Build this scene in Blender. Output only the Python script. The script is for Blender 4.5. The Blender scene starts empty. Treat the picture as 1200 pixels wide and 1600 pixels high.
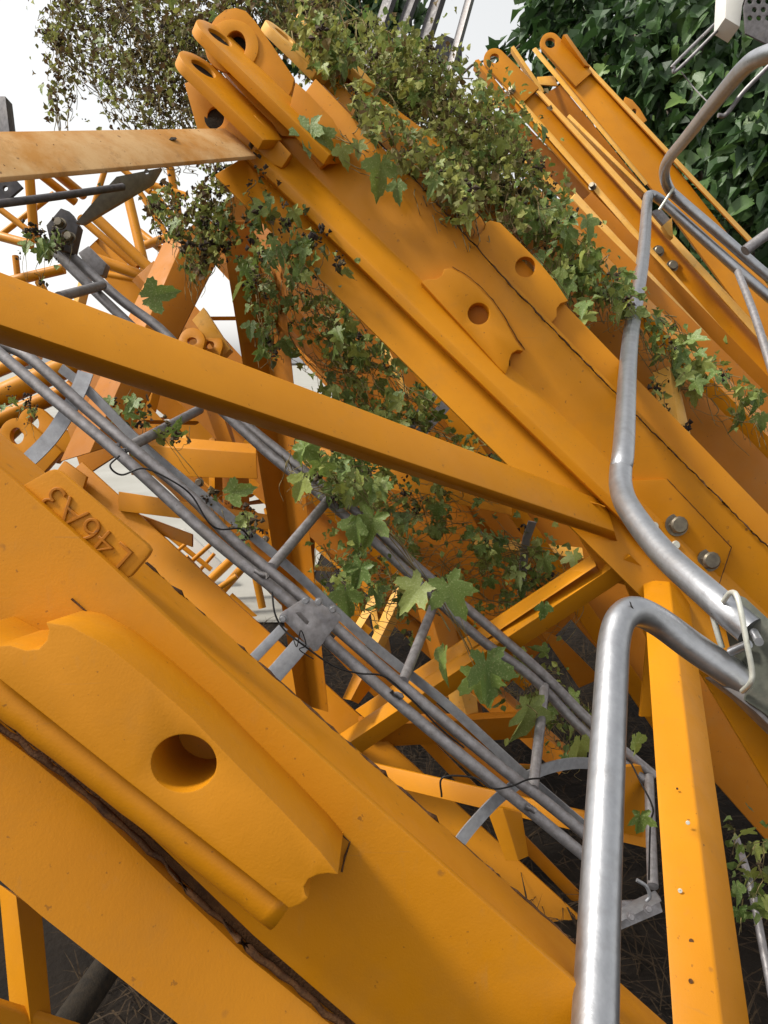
import bpy, bmesh, math, random
from mathutils import Vector, Matrix, noise
R = random.Random(7)
# ------------------------------------------------------------------ camera, world, sun, exposure
scn = bpy.context.scene
F, PITCH, CAMZ = 1109.0, math.radians(12), 1.8
cam_d = bpy.data.cameras.new('camera'); cam = bpy.data.objects.new('camera', cam_d)
scn.collection.objects.link(cam); scn.camera = cam
cam.location = (0, 0, CAMZ); cam.rotation_euler = (math.pi/2 - PITCH, 0, 0)
cam_d.sensor_fit = 'HORIZONTAL'; cam_d.sensor_width = 36; cam_d.lens = 36*F/1200
cam_d.clip_start = .02; cam_d.clip_end = 2000
scn.render.resolution_x = 768; scn.render.resolution_y = 1024
SUN_DIR = Vector((-.62, -.08, .78)).normalized()
w = bpy.data.worlds.new('World'); scn.world = w; w.use_nodes = True
nt = w.node_tree; nt.nodes.clear()
sky = nt.nodes.new('ShaderNodeTexSky'); sky.sky_type = 'NISHITA'; sky.sun_disc = False
sky.sun_elevation = math.asin(SUN_DIR.z); sky.sun_rotation = math.atan2(SUN_DIR.x, SUN_DIR.y)
sky.air_density = 2.2; sky.dust_density = 1.6; sky.ozone_density = .6
hs = nt.nodes.new('ShaderNodeHueSaturation'); hs.inputs['Saturation'].default_value = .08
bg = nt.nodes.new('ShaderNodeBackground'); bg.inputs['Strength'].default_value = .135
wo = nt.nodes.new('ShaderNodeOutputWorld')
nt.links.new(sky.outputs[0], hs.inputs['Color']); nt.links.new(hs.outputs[0], bg.inputs[0]); nt.links.new(bg.outputs[0], wo.inputs[0])
sl = bpy.data.lights.new('sun', 'SUN'); sl.energy = 3.0; sl.angle = math.radians(9); sl.color = (1, .95, .86)
so = bpy.data.objects.new('sun', sl); scn.collection.objects.link(so)
so.rotation_euler = (-SUN_DIR).to_track_quat('-Z', 'Y').to_euler(); so.location = (0, 0, 10)
vs = scn.view_settings; vs.view_transform = 'Standard'; vs.look = 'None'; vs.gamma = 1; vs.exposure = .58
vs.use_curve_mapping = False
# ------------------------------------------------------------------ space helpers
CP, SP = math.cos(PITCH), math.sin(PITCH)
def CV(x, y, z): return Vector((x, CP*z + SP*y, CP*y - SP*z))     # right / up / forward -> world vector
def W(px, py, d): return CV((px-600)/F*d, (800-py)/F*d, d) + Vector((0, 0, CAMZ))
def Wt(t): return W(*t)
def plane_d(p):                                                   # depth over a plane through three located points
    a, b, c = [Wt(q) for q in p]; n = (b-a).cross(c-a); o = Vector((0, 0, CAMZ))
    def hit(px, py, off=0):
        r = CV((px-600)/F, (800-py)/F, 1); nn = n.normalized()
        if nn.dot(CV(0, 0, 1)) > 0: nn = -nn
        return o + r*(((a+nn*off-o).dot(n))/r.dot(n))
    return hit
# ------------------------------------------------------------------ materials
def M(name):
    m = bpy.data.materials.new(name); m.use_nodes = True; t = m.node_tree
    b = t.nodes['Principled BSDF']; return m, t, b
def nd(t, ty, **k):
    n = t.nodes.new(ty)
    for a, v in k.items():
        if a in n.inputs: n.inputs[a].default_value = v
        else: setattr(n, a, v)
    return n
def coords(t, rnd=True):
    g = nd(t, 'ShaderNodeNewGeometry'); return g.outputs['Position']
def noi(t, vec, sc, det=4, rough=.55):
    n = nd(t, 'ShaderNodeTexNoise', Scale=sc, Detail=det, Roughness=rough); t.links.new(vec, n.inputs['Vector']); return n.outputs['Fac']
def ramp(t, fac, stops):
    r = nd(t, 'ShaderNodeValToRGB'); e = r.color_ramp.elements
    while len(e) < len(stops): e.new(.5)
    for i, (p, c) in enumerate(stops): e[i].position = p; e[i].color = (*c, 1) if len(c) == 3 else c
    t.links.new(fac, r.inputs[0]); return r.outputs[0]
def mixc(t, fac, a, b):
    m = nd(t, 'ShaderNodeMix', data_type='RGBA')
    for s, v in ((0, fac), (6, a), (7, b)):
        if isinstance(v, (int, float)): m.inputs[s].default_value = v
        elif isinstance(v, tuple): m.inputs[s].default_value = (*v, 1)
        else: t.links.new(v, m.inputs[s])
    return m.outputs[2]
def bump(t, b, h, strength, dist=.002):
    n = nd(t, 'ShaderNodeBump', Strength=strength, Distance=dist); t.links.new(h, n.inputs['Height']); t.links.new(n.outputs[0], b.inputs['Normal'])
def paint(name, c1, c2, dirt=.5, rough=.42, fade=0):
    m, t, b = M(name); v = coords(t)
    col = mixc(t, ramp(t, noi(t, v, 3.2, 5), [(.3, (0, 0, 0)), (.7, (1, 1, 1))]), c1, c2)
    if fade:                                                      # chalky bleached paint
        col = mixc(t, ramp(t, noi(t, v, 9, 6, .7), [(.35, (0, 0, 0)), (.62, (fade,)*3)]), col, (.80, .62, .36))
        st = noi(t, v, 26, 5, .75); col = mixc(t, ramp(t, st, [(.58, (0, 0, 0)), (.70, (.55,)*3)]), col, (.25, .13, .05))
    sp = noi(t, v, 95, 3, .6); col = mixc(t, ramp(t, sp, [(.69, (0, 0, 0)), (.73, (.95*dirt,)*3)]), col, (.10, .045, .015))
    sm = noi(t, v, 7, 7, .72); col = mixc(t, ramp(t, sm, [(.52, (0, 0, 0)), (.78, (.55*dirt,)*3)]), col, (.30, .15, .035))
    vo = nd(t, 'ShaderNodeTexVoronoi', Scale=34.0); t.links.new(v, vo.inputs['Vector'])
    chip = nd(t, 'ShaderNodeMath', operation='MULTIPLY'); t.links.new(ramp(t, vo.outputs['Distance'], [(.10, (1, 1, 1)), (.17, (0, 0, 0))]), chip.inputs[0]); t.links.new(ramp(t, noi(t, v, 5, 5, .7), [(.52, (0, 0, 0)), (.60, (1, 1, 1))]), chip.inputs[1])
    wob = nd(t, 'ShaderNodeMath', operation='MULTIPLY'); t.links.new(chip.outputs[0], wob.inputs[0]); t.links.new(ramp(t, noi(t, v, 160, 3), [(.42, (0, 0, 0)), (.58, (dirt,)*3)]), wob.inputs[1])
    col = mixc(t, wob.outputs[0], col, (.13, .06, .025))
    m2 = nd(t, 'ShaderNodeMapping'); m2.inputs['Scale'].default_value = (9, 9, 170); m2.inputs['Rotation'].default_value = (.3, .9, .2); t.links.new(v, m2.inputs[0])
    col = mixc(t, ramp(t, noi(t, m2.outputs[0], 1.0, 3, .6), [(.70, (0, 0, 0)), (.74, (.5*dirt,)*3)]), col, (.36, .17, .04))
    bigv = noi(t, v, 1.7, 3, .5); col = mixc(t, ramp(t, bigv, [(.35, (0, 0, 0)), (.7, (.45,)*3)]), col, tuple(x*.62 for x in c2))
    mp = nd(t, 'ShaderNodeMapping'); mp.inputs['Scale'].default_value = (30, 30, 5); mp.inputs['Rotation'].default_value = (0, .75, 0); t.links.new(v, mp.inputs[0])
    sk = noi(t, mp.outputs[0], 1.6, 6, .7); col = mixc(t, ramp(t, sk, [(.60, (0, 0, 0)), (.72, (.30*dirt,)*3)]), col, (.33, .17, .05))
    ao = nd(t, 'ShaderNodeAmbientOcclusion', samples=4); ao.inputs['Distance'].default_value = .012
    t.links.new(col, b.inputs['Base Color'])
    t.links.new(ramp(t, noi(t, v, 18, 5), [(.3, (rough-.10,)*3), (.7, (rough+.16,)*3)]), b.inputs['Roughness'])
    t.nodes.remove(ao)
    h = nd(t, 'ShaderNodeMath', operation='MULTIPLY_ADD'); h.inputs[1].default_value = .35
    t.links.new(noi(t, v, 420, 2), h.inputs[0]); t.links.new(noi(t, v, 24, 3), h.inputs[2]); bump(t, b, h.outputs[0], .22, .0022)
    b.inputs['Specular IOR Level'].default_value = .22
    return m
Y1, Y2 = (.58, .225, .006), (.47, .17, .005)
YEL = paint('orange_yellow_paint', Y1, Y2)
YCLEAN = paint('orange_yellow_paint_clean', (.60, .238, .007), (.51, .192, .005), .65)
YOLD_SHADE = paint('orange_yellow_paint_weathered_shade', (.46, .16, .005), (.35, .115, .005), 1.0, .5)  # dirtier, darker copy; puts shade of deep and down-facing members into the paint
YFADE_LIT = paint('orange_yellow_paint_chalky_lit', (.74, .35, .03), (.72, .36, .05), .5, .5, .22)  # chalky, paler copy; puts sunlight on tops and flanges into the paint
YBLEACH = paint('orange_yellow_paint_bleached', (.42, .165, .02), (.47, .22, .045), 1.3, .6, .40)
def metal(name, c1, c2, r0, r1, met=.75, stain=.3):
    m, t, b = M(name); v = coords(t)
    col = mixc(t, ramp(t, noi(t, v, 60, 4, .6), [(.3, (0, 0, 0)), (.7, (1, 1, 1))]), c1, c2)
    col = mixc(t, ramp(t, noi(t, v, 14, 6, .7), [(.5, (0, 0, 0)), (.72, (stain,)*3)]), col, (.20, .17, .14))
    sc = noi(t, v, 150, 2); col = mixc(t, ramp(t, sc, [(.74, (0, 0, 0)), (.76, (.6,)*3)]), col, (.05, .045, .04))
    t.links.new(col, b.inputs['Base Color']); b.inputs['Metallic'].default_value = met
    t.links.new(ramp(t, noi(t, v, 45, 5, .65), [(.3, (r0,)*3), (.7, (r1,)*3)]), b.inputs['Roughness'])
    bump(t, b, noi(t, v, 120, 4), .25, .0012); return m
GALV = metal('galvanised_pipe', (.43, .435, .45), (.35, .355, .37), .36, .45, .92, .3)
GDUL = metal('dull_galvanised_steel', (.34, .325, .33), (.21, .195, .195), .45, .62, .7, .5)
GFLAT = metal('galvanised_flat_bar', (.38, .385, .40), (.27, .27, .285), .42, .6, .65, .25)
GOLIVE = metal('olive_grey_bracket', (.085, .09, .07), (.05, .053, .042), .5, .7, .4, .4)
ZINC = metal('zinc_rod', (.66, .66, .58), (.55, .55, .48), .4, .55, .5, .2)
BOLT = metal('weathered_bolt', (.22, .19, .13), (.12, .10, .08), .4, .6, .7, .6)
DSTEEL = metal('dark_steel', (.13, .12, .125), (.07, .065, .065), .5, .7, .4, .5)
def plain(name, c1, c2, rough=.8, sc=12, bs=.3):
    m, t, b = M(name); v = coords(t)
    t.links.new(mixc(t, ramp(t, noi(t, v, sc, 6, .65), [(.3, (0, 0, 0)), (.7, (1, 1, 1))]), c1, c2), b.inputs['Base Color'])
    b.inputs['Roughness'].default_value = rough; b.inputs['Specular IOR Level'].default_value = .2; bump(t, b, noi(t, v, sc*6, 4), bs, .01); return m
RUST = plain('rust_shade_seam', (.045, .022, .012), (.12, .055, .02), .9, 60)
BLACK = plain('black_dirt_and_hole_shade', (.012, .01, .008), (.03, .022, .014), .95, 50)  # also painted as the dark inside open holes
WIRE = plain('black_cable', (.012, .011, .011), (.02, .018, .017), .45, 20, .1)
SOIL = plain('dark_soil', (.005, .0035, .0025), (.016, .011, .007), .95, 5, .8)
CONC = plain('pale_concrete_yard', (.34, .33, .30), (.26, .25, .22), .9, .8, .3)
PALE = plain('pale_sheet', (.74, .73, .69), (.62, .60, .55), .7, 3, .1)
STRAW = plain('dead_straw', (.05, .032, .016), (.010, .006, .004), .9, 30)
STEM = plain('vine_stem', (.26, .21, .09), (.13, .09, .04), .8, 25)
BARK = plain('bark', (.17, .14, .11), (.10, .08, .06), .9, 20)
def leafmat(name, cols, spot=.0, trans=.3, rough=.5, attr=False):
    m, t, b = M(name); v = coords(t)
    if attr: a = nd(t, 'ShaderNodeAttribute', attribute_name='tint'); f = a.outputs['Fac']
    else: oi = nd(t, 'ShaderNodeObjectInfo'); f = oi.outputs['Random']
    col = ramp(t, f, [(i/(len(cols)-1), c) for i, c in enumerate(cols)])
    if spot:
        col = mixc(t, ramp(t, noi(t, v, 260, 2), [(.56, (0, 0, 0)), (.68, (spot,)*3)]), col, (.42, .46, .20))
        col = mixc(t, ramp(t, noi(t, v, 60, 4), [(.60, (0, 0, 0)), (.75, (.45,)*3)]), col, (.20, .17, .05))
    t.links.new(col, b.inputs['Base Color']); b.inputs['Roughness'].default_value = rough
    bump(t, b, noi(t, v, 160, 3), .5, .003)
    tr = nd(t, 'ShaderNodeBsdfTranslucent'); t.links.new(col, tr.inputs[0])
    mx = nd(t, 'ShaderNodeMixShader'); mx.inputs[0].default_value = trans
    t.links.new(b.outputs[0], mx.inputs[1]); t.links.new(tr.outputs[0], mx.inputs[2])
    t.links.new(mx.outputs[0], t.nodes['Material Output'].inputs[0]); return m
L_HOP = leafmat('hop_leaf', [(.09, .15, .03), (.18, .25, .05), (.13, .20, .045), (.30, .34, .07), (.21, .26, .07)], .55)
L_DRY = leafmat('dry_vine_leaf', [(.06, .036, .016), (.15, .09, .035), (.14, .145, .035), (.24, .25, .06), (.30, .31, .07), (.13, .20, .04)], 0, .3, .75, True)
L_MIX = leafmat('small_vine_leaf', [(.09, .05, .022), (.09, .13, .028), (.16, .21, .045), (.26, .28, .06), (.13, .18, .04)], 0, .3, .65, True)
L_TREE = leafmat('broad_tree_leaf', [(.035, .08, .02), (.085, .16, .035), (.055, .115, .028), (.16, .25, .055)], 0, .3, .42)
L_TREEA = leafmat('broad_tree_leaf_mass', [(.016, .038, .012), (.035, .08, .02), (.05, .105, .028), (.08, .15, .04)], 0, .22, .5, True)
L_FLOW = leafmat('dried_flower', [(.02, .012, .008), (.05, .03, .015), (.10, .075, .03)], 0, .1, .9, True)
# ------------------------------------------------------------------ object helpers
C = scn.collection
def link(o, parent=None):
    C.objects.link(o)
    if parent: o.parent = parent
def thing(name, label, cat, loc, group=None):
    o = bpy.data.objects.new(name, None); o.location = loc; link(o); o.empty_display_size = .05
    o['label'] = label; o['category'] = cat
    if group: o['group'] = group
    return o
def tag(o, label, cat, group=None):
    o['label'] = label; o['category'] = cat
    if group: o['group'] = group
    return o
def origin(p):
    l = Vector((0, 0, 0))
    while p: l = l + p.location; p = p.parent
    return l
def fin(name, bm, mat, parent=None, smooth=False, kind=None, normals=True):
    if normals: bmesh.ops.recalc_face_normals(bm, faces=bm.faces[:])
    vs_ = bm.verts
    lo = Vector((min(v.co.x for v in vs_), min(v.co.y for v in vs_), min(v.co.z for v in vs_)))
    hi = Vector((max(v.co.x for v in vs_), max(v.co.y for v in vs_), max(v.co.z for v in vs_)))
    c = (lo+hi)/2; bmesh.ops.translate(bm, verts=bm.verts[:], vec=-c)
    me = bpy.data.meshes.new(name); bm.to_mesh(me); bm.free(); me.materials.append(mat)
    if smooth:
        me.shade_smooth()
        if smooth is not True: me.set_sharp_from_angle(angle=math.radians(smooth))
    o = bpy.data.objects.new(name, me); o.location = c - origin(parent); link(o, parent)
    if kind: o['kind'] = kind
    return o
def add_prism(bm, A, B):
    n = len(A); va = [bm.verts.new(p) for p in A]; vb = [bm.verts.new(p) for p in B]
    for i in range(n): bm.faces.new((va[i], va[(i+1) % n], vb[(i+1) % n], vb[i]))
    bm.faces.new(va[::-1]); bm.faces.new(vb)
def bev(bm, off, seg=2, ang=25):
    bmesh.ops.recalc_face_normals(bm, faces=bm.faces[:])
    es = [e for e in bm.edges if len(e.link_faces) == 2 and e.calc_face_angle(0) > math.radians(ang)]
    bmesh.ops.bevel(bm, geom=es, offset=off, offset_type='OFFSET', segments=seg, profile=.6, affect='EDGES', clamp_overlap=True)
def prof(name, parent, mat, p0, p1, back=.010, closed=None, x0=0, x1=0, b=.002):
    """extrude a bent section: p0, p1 lists of located points; back = plate thickness (into depth), closed = solid 4-sided box"""
    A = [Wt(q) for q in p0]; B = [Wt(q) for q in p1]
    A2 = [a + (a-bb)*x0 for a, bb in zip(A, B)]; B2 = [bb + (bb-a)*x1 for a, bb in zip(A, B)]
    A, B = A2, B2
    if closed: A.append(A[0]+A[2]-A[1]); B.append(B[0]+B[2]-B[1])
    else:
        t = back if isinstance(back, Vector) else CV(0, 0, back)
        A = A + [q+t for q in reversed(A)]; B = B + [q+t for q in reversed(B)]
    bm = bmesh.new(); add_prism(bm, A, B); bev(bm, b); return fin(name, bm, mat, parent, 40)
def circ(cx, cy, r, n=28, ry=None, a0=0, a1=360):
    ry = ry or r
    return [(cx+r*math.cos(math.radians(a0+(a1-a0)*i/n)), cy+ry*math.sin(math.radians(a0+(a1-a0)*i/n))) for i in range(n if a1-a0 == 360 else n+1)]
def fill(bm, loops, ext, b=.0015):
    es = []
    for lp in loops:
        v = [bm.verts.new(p) for p in lp]
        es += [bm.edges.new((v[i], v[(i+1) % len(v)])) for i in range(len(v))]
    g = bmesh.ops.triangle_fill(bm, use_beauty=True, use_dissolve=False, edges=es)
    fs = [f for f in g['geom'] if isinstance(f, bmesh.types.BMFace)]
    r = bmesh.ops.extrude_face_region(bm, geom=fs)
    bmesh.ops.translate(bm, verts=[v for v in r['geom'] if isinstance(v, bmesh.types.BMVert)], vec=ext)
    if b: bev(bm, b, 2, 50)
def plate(name, parent, mat, outline, pl, th, holes=(), off=0, b=.0015):
    """flat plate: outline in the plane pl, its front face off metres proud of it, th thick backwards"""
    n = (pl(600, 800, 1)-pl(600, 800)); bm = bmesh.new()
    fill(bm, [[pl(x, y, off) for x, y in lp] for lp in [outline, *holes]], -n*th, b)
    return fin(name, bm, mat, parent, 30)
def plate3(name, parent, mat, o, ux, uy, loops, th, b=.0015):
    ux = ux.normalized(); uy = (uy - ux*uy.dot(ux)).normalized(); n = ux.cross(uy); bm = bmesh.new()
    fill(bm, [[o+ux*x+uy*y for x, y in lp] for lp in loops], n*th, b); return fin(name, bm, mat, parent, 30)
def catmull(P, n=8):
    if len(P) < 3: return list(P)
    Q = [P[0]*2-P[1]] + list(P) + [P[-1]*2-P[-2]]; out = []
    for i in range(1, len(Q)-2):
        a, b, c, d = Q[i-1:i+3]
        for k in range(n):
            t = k/n; out.append(.5*((2*b)+(c-a)*t+(2*a-5*b+4*c-d)*t*t+(3*b-a-3*c+d)*t**3))
    out.append(P[-1]); return out
def add_tube(bm, P, r, res=12, r1=None, cap=True):
    n = len(P); rings = []; up = None
    for i in range(n):
        t = (P[min(i+1, n-1)]-P[max(i-1, 0)]).normalized()
        if up is None: up = t.orthogonal().normalized()
        up = (up - t*up.dot(t)).normalized(); s = t.cross(up); rr = r if r1 is None else r+(r1-r)*i/max(1, n-1)
        rings.append([bm.verts.new(P[i]+(up*math.cos(a)+s*math.sin(a))*rr) for a in [2*math.pi*k/res for k in range(res)]])
    for i in range(n-1):
        for k in range(res): bm.faces.new((rings[i][k], rings[i][(k+1) % res], rings[i+1][(k+1) % res], rings[i+1][k]))
    if cap: bm.faces.new(rings[0][::-1]); bm.faces.new(rings[-1])
def tube(name, parent, mat, pts, r, res=14, sm=8, r1=None, hollow=False):
    P = [Wt(p) if not isinstance(p, Vector) else p for p in pts]
    bm = bmesh.new(); add_tube(bm, catmull(P, sm), r, res, r1); return fin(name, bm, mat, parent, 50)
def strap(name, parent, mat, pts, wdir, wid, th=.005, sm=8):
    """flat bar bent along a path: wdir = world direction of its width"""
    P = catmull([Wt(p) for p in pts], sm); bm = bmesh.new(); rings = []
    for i, p in enumerate(P):
        t = (P[min(i+1, len(P)-1)]-P[max(i-1, 0)]).normalized(); wd_ = wdir if wdir is not None else t.cross(CV(.15, .1, -1)); wv = (wd_-t*wd_.dot(t)).normalized(); nn = t.cross(wv)
        rings.append([bm.verts.new(p+wv*(sx*wid/2)+nn*(sy*th/2)) for sx, sy in ((-1, -1), (1, -1), (1, 1), (-1, 1))])
    for a, b_ in zip(rings, rings[1:]):
        for k in range(4): bm.faces.new((a[k], a[(k+1) % 4], b_[(k+1) % 4], b_[k]))
    bm.faces.new(rings[0][::-1]); bm.faces.new(rings[-1]); return fin(name, bm, mat, parent, 40)
def bolt(name, parent, mat, c, n, r, h, rot=.2, washer=True):
    n = n.normalized(); u = n.orthogonal().normalized(); v = n.cross(u); bm = bmesh.new()
    def ring(rr, z, k, ph=0): return [c+n*z+(u*math.cos(2*math.pi*i/k+ph)+v*math.sin(2*math.pi*i/k+ph))*rr for i in range(k)]
    if washer: add_prism(bm, ring(r*1.28, -.001, 20), ring(r*1.28, .004, 20))
    add_prism(bm, ring(r, .0035, 6, rot), ring(r, h*.82, 6, rot)); add_prism(bm, ring(r*.98, h*.815, 12, rot), ring(r*.80, h, 12, rot))
    return fin(name, bm, mat, parent, 30)
def seam(name, parent, pts, r, pl=None, jit=.5, mat=None):
    """irregular rusty bead along a joint"""
    P = [p if isinstance(p, Vector) else Wt(p) for p in pts]; Q = []
    for a, b_ in zip(P, P[1:]):
        n = max(4, int((b_-a).length/.012))
        for i in range(n): Q.append(a.lerp(b_, i/n)+Vector((R.uniform(-1, 1), R.uniform(-1, 1), R.uniform(-1, 1)))*r*jit)
    Q.append(P[-1]); bm = bmesh.new(); n = len(Q); rings = []
    for i in range(n):
        t = (Q[min(i+1, n-1)]-Q[max(i-1, 0)]).normalized(); u = t.orthogonal().normalized(); s = t.cross(u); rr = r*R.uniform(.55, 1.2)
        rings.append([bm.verts.new(Q[i]+(u*math.cos(a)+s*math.sin(a))*rr) for a in (0, 1.57, 3.14, 4.71)])
    for a, b_ in zip(rings, rings[1:]):
        for k in range(4): bm.faces.new((a[k], a[(k+1) % 4], b_[(k+1) % 4], b_[k]))
    return fin(name, bm, mat or RUST, parent, True)
TOCAM = -CV(0, 0, 1)
def sub(ch, part):
    ch.location = ch.location - part.location; ch.parent = part; return ch
# ------------------------------------------------------------------ setting
def sheet(name, x0, x1, y0, y1, z, mat, n=1, amp=0):
    bm = bmesh.new(); g = [[bm.verts.new((x0+(x1-x0)*i/n, y0+(y1-y0)*j/n, z+(amp*noise.noise(Vector((i*.7, j*.7, 0))) if 0 < i < n and 0 < j < n else 0))) for i in range(n+1)] for j in range(n+1)]
    for j in range(n):
        for i in range(n): bm.faces.new((g[j][i], g[j][i+1], g[j+1][i+1], g[j+1][i]))
    o = fin(name, bm, mat, smooth=True); o['kind'] = 'structure'; return o
sheet('ground', -300, 300, -60, 600, 0, SOIL)
sheet('concrete_yard', -80, -.6, 4.7, 300, .012, CONC)
# ------------------------------------------------------------------ main mast panel (upper chord across the picture)
mp = thing('mast_panel', 'orange-yellow mast panel with long diagonal chord, round-eyed lugs and braces, centre of picture', 'mast panel', W(1200, 1600, 1.7))
prof('chord', mp, YCLEAN,
     [(362, 300, 1.69), (408, 272, 1.728), (411, 270, 1.690), (424, 262, 1.682), (430, 258, 1.688), (452, 238, 1.725), (520, 150, 1.69)],
     [(1140, 1069, 1.69), (1189, 1026, 1.728), (1191, 1025, 1.690), (1204, 1018, 1.682), (1210, 1014, 1.688), (1232, 992, 1.725), (1290, 945, 1.69)], .016, x0=.035, x1=.45, b=.003)
PM = plane_d([(452, 238, 1.7245), (1232, 992, 1.7245), (1290, 945, 1.6895)])
lugA = [(658, 440), (668, 436), (682, 436), (691, 430), (694, 420), (705, 419), (722, 428), (745, 446), (768, 470), (790, 503), (806, 532), (818, 548), (808, 547), (800, 552), (796, 562), (795, 573), (790, 585), (780, 575), (720, 508)]
fa = plate('fish_plate', mp, YCLEAN, lugA, PM, .030, [circ(748, 490, 17)], .030, .002)
sub(seam('weld_edge_shade', mp, [PM(x+2, y-2, .001) for x, y in lugA[5:12]], .0014, jit=.5), fa)  # dark bead paints in the shaded outline of the lug
sub(seam('weld_edge_shade', mp, [PM(x+1, y+1, .001) for x, y in lugA[14:18]], .0016, jit=.5), fa)
sub(plate('hole_back', mp, YOLD_SHADE, circ(748, 490, 20), PM, .002, (), .0015, 0), fa)
seam('weld_seam', mp, [(800, 590, 1.712), (838, 660, 1.71), (1010, 860, 1.70)], .0022, jit=.4, mat=YEL)
gus = plate('gusset_plate', mp, YCLEAN, [(978, 751), (1041, 749), (1142, 856), (1122, 916), (1070, 900), (975, 795)], PM, .016, (), .0165, .0015)
for a_, b_ in (((1041, 749), (1142, 856)), ((1142, 856), (1122, 916))): seam('rust_shade_seam', mp, [(a_[0]+1, a_[1]-1, 1.694), (b_[0]+1, b_[1]-1, 1.694)], .0014, jit=.3)  # dark bead paints in the shaded right edges of the gusset
for x, y in ((1057, 820), (1107, 875)): sub(bolt('bolt', mp, BOLT, PM(x, y, .0170), TOCAM, .0215, .022, R.random()), gus)
for x, y in ((1050, 851), (1017, 822)): sub(bolt('bolt', mp, ZINC, PM(x, y, .0170), TOCAM, .011, .026, .5, False), gus)
seam('rust_shade_seam', mp, [(560, 190, 1.684), (645, 276, 1.684), (750, 392, 1.684), (800, 448, 1.684), (905, 556, 1.684), (1013, 668, 1.684), (1195, 850, 1.684), (1260, 914, 1.684)], .0028)
# eye fittings of the chord end
Uc = (W(970, 800, 1.70)-W(420, 265, 1.70)).normalized(); Vc = CV(.70, .71, 0); Ec = CV(.40, .42, .81)
def eye_loops(L, r, hr, base=.0):
    out = [(0, -r), *[(-r*math.sin(math.radians(a)), -r*math.cos(math.radians(a))) for a in range(10, 171, 10)], (0, r), (L*.75, r), (L, r*.4), (L, -r)]
    return [out, [(hr*math.cos(2*math.pi*i/24), hr*math.sin(2*math.pi*i/24)) for i in range(24)]]
def edge_eye(name, par, px, py, d, L, r, hr, th, mat=YCLEAN, e=Ec):    # eye plate seen on its edge
    o = W(px, py, d)+Uc*r+e*r
    return plate3(name, par, mat, o, Uc, e, eye_loops(L, r, hr), th, .0025)
EE = [edge_eye('eye_plate', mp, 284, 42, 1.65, .40, .060, .030, .026), edge_eye('eye_plate', mp, 257, 92, 1.63, .24, .060, .030, .026)]
eyeF = [(322, 66), (326, 44), (337, 27), (352, 15), (368, 12), (384, 17), (398, 32), (425, 70), (460, 122), (456, 140), (449, 152), (482, 192), (470, 215), (440, 212), (395, 165), (345, 105)]
PE = plane_d([(365, 60, 1.72), (450, 150, 1.72), (400, 30, 1.73)])
eyf = plate('eye_plate', mp, YEL, eyeF, PE, .03, [circ(368, 70, 16, ry=22)], .0)
sub(plate('hub_ring', mp, YCLEAN, circ(362, 72, 42, 36), PE, .006, [circ(368, 70, 16.5, ry=22.5)], .006), eyf)
plate('eye_plate', mp, YEL, [(288, 130), (310, 122), (345, 140), (375, 190), (372, 215), (312, 215)], PM, .03, [circ(337, 183, 13, ry=17)], .02)
plate('cover_plate', mp, YEL, [(462, 128), (482, 146), (520, 186), (545, 232), (500, 262), (468, 222), (452, 170)], PM, .012, (), .02)
plate('splice_plate', mp, YCLEAN, [(350, 198), (375, 178), (398, 180), (455, 240), (440, 262), (395, 243)], PM, .02, (), .055)
bolt('bolt', mp, GDUL, PM(395, 208, .056), CV(-.2, .25, -1), .017, .024, .4, False)
edge_eye('eye_plate', mp, 396, 38, 1.80, .15, .055, .027, .024, YFADE_LIT, CV(.34, .36, .87))
edge_eye('eye_plate', mp, 447, 28, 1.92, .22, .058, .030, .026, YFADE_LIT, CV(.34, .36, .87))
prof('end_plate', mp, YEL, [(500, 128, 1.86), (540, 112, 2.0)], [(640, 268, 1.82), (700, 230, 1.98)], .012)
for x, y, dd, rr in ((368, 71, 1.745, 24), (337, 184, 1.73, 18)): plate('dark_hole_plug', mp, BLACK, circ(x, y, rr, 20), plane_d([(300, 100, dd), (400, 100, dd), (300, 200, dd)]), .02)  # black discs painted as the dark inside the holes; first one a plug
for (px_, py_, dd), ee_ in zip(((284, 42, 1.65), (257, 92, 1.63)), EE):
    sub(plate3('dark_hole_plug', mp, BLACK, W(px_, py_, dd)+Uc*.06+Ec*.06+Uc.cross((Ec-Uc*Ec.dot(Uc)).normalized())*.009, Uc, Ec, [[(.034*math.cos(i*.3927), .034*math.sin(i*.3927)) for i in range(16)]], .008), ee_)  # black disc paints in the dark of this eye hole
for cx, cy in ((412, 272), (468, 172)):
    for i in range(9):
        x, y = cx+(i % 3)*9+(i//3)*4-9, cy+(i//3)*10-(i % 3)*6; seam('weld_mark', mp, [(x, y, 1.70 if cx < 450 else 1.69), (x+R.uniform(2, 6), y+R.uniform(-3, 4), 1.70 if cx < 450 else 1.69), (x+R.uniform(1, 6), y+R.uniform(3, 7), 1.70 if cx < 450 else 1.69)], .0022, jit=.3, mat=YEL)
seam('weld_bead', mp, [(657, 444, 1.7225), (720, 512, 1.7225), (788, 588, 1.7225)], .0032, jit=.35, mat=YEL)
seam('weld_bead', mp, [(805, 742, 1.68), (880, 770, 1.685), (945, 792, 1.69)], .0030, jit=.35, mat=YEL)
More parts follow.
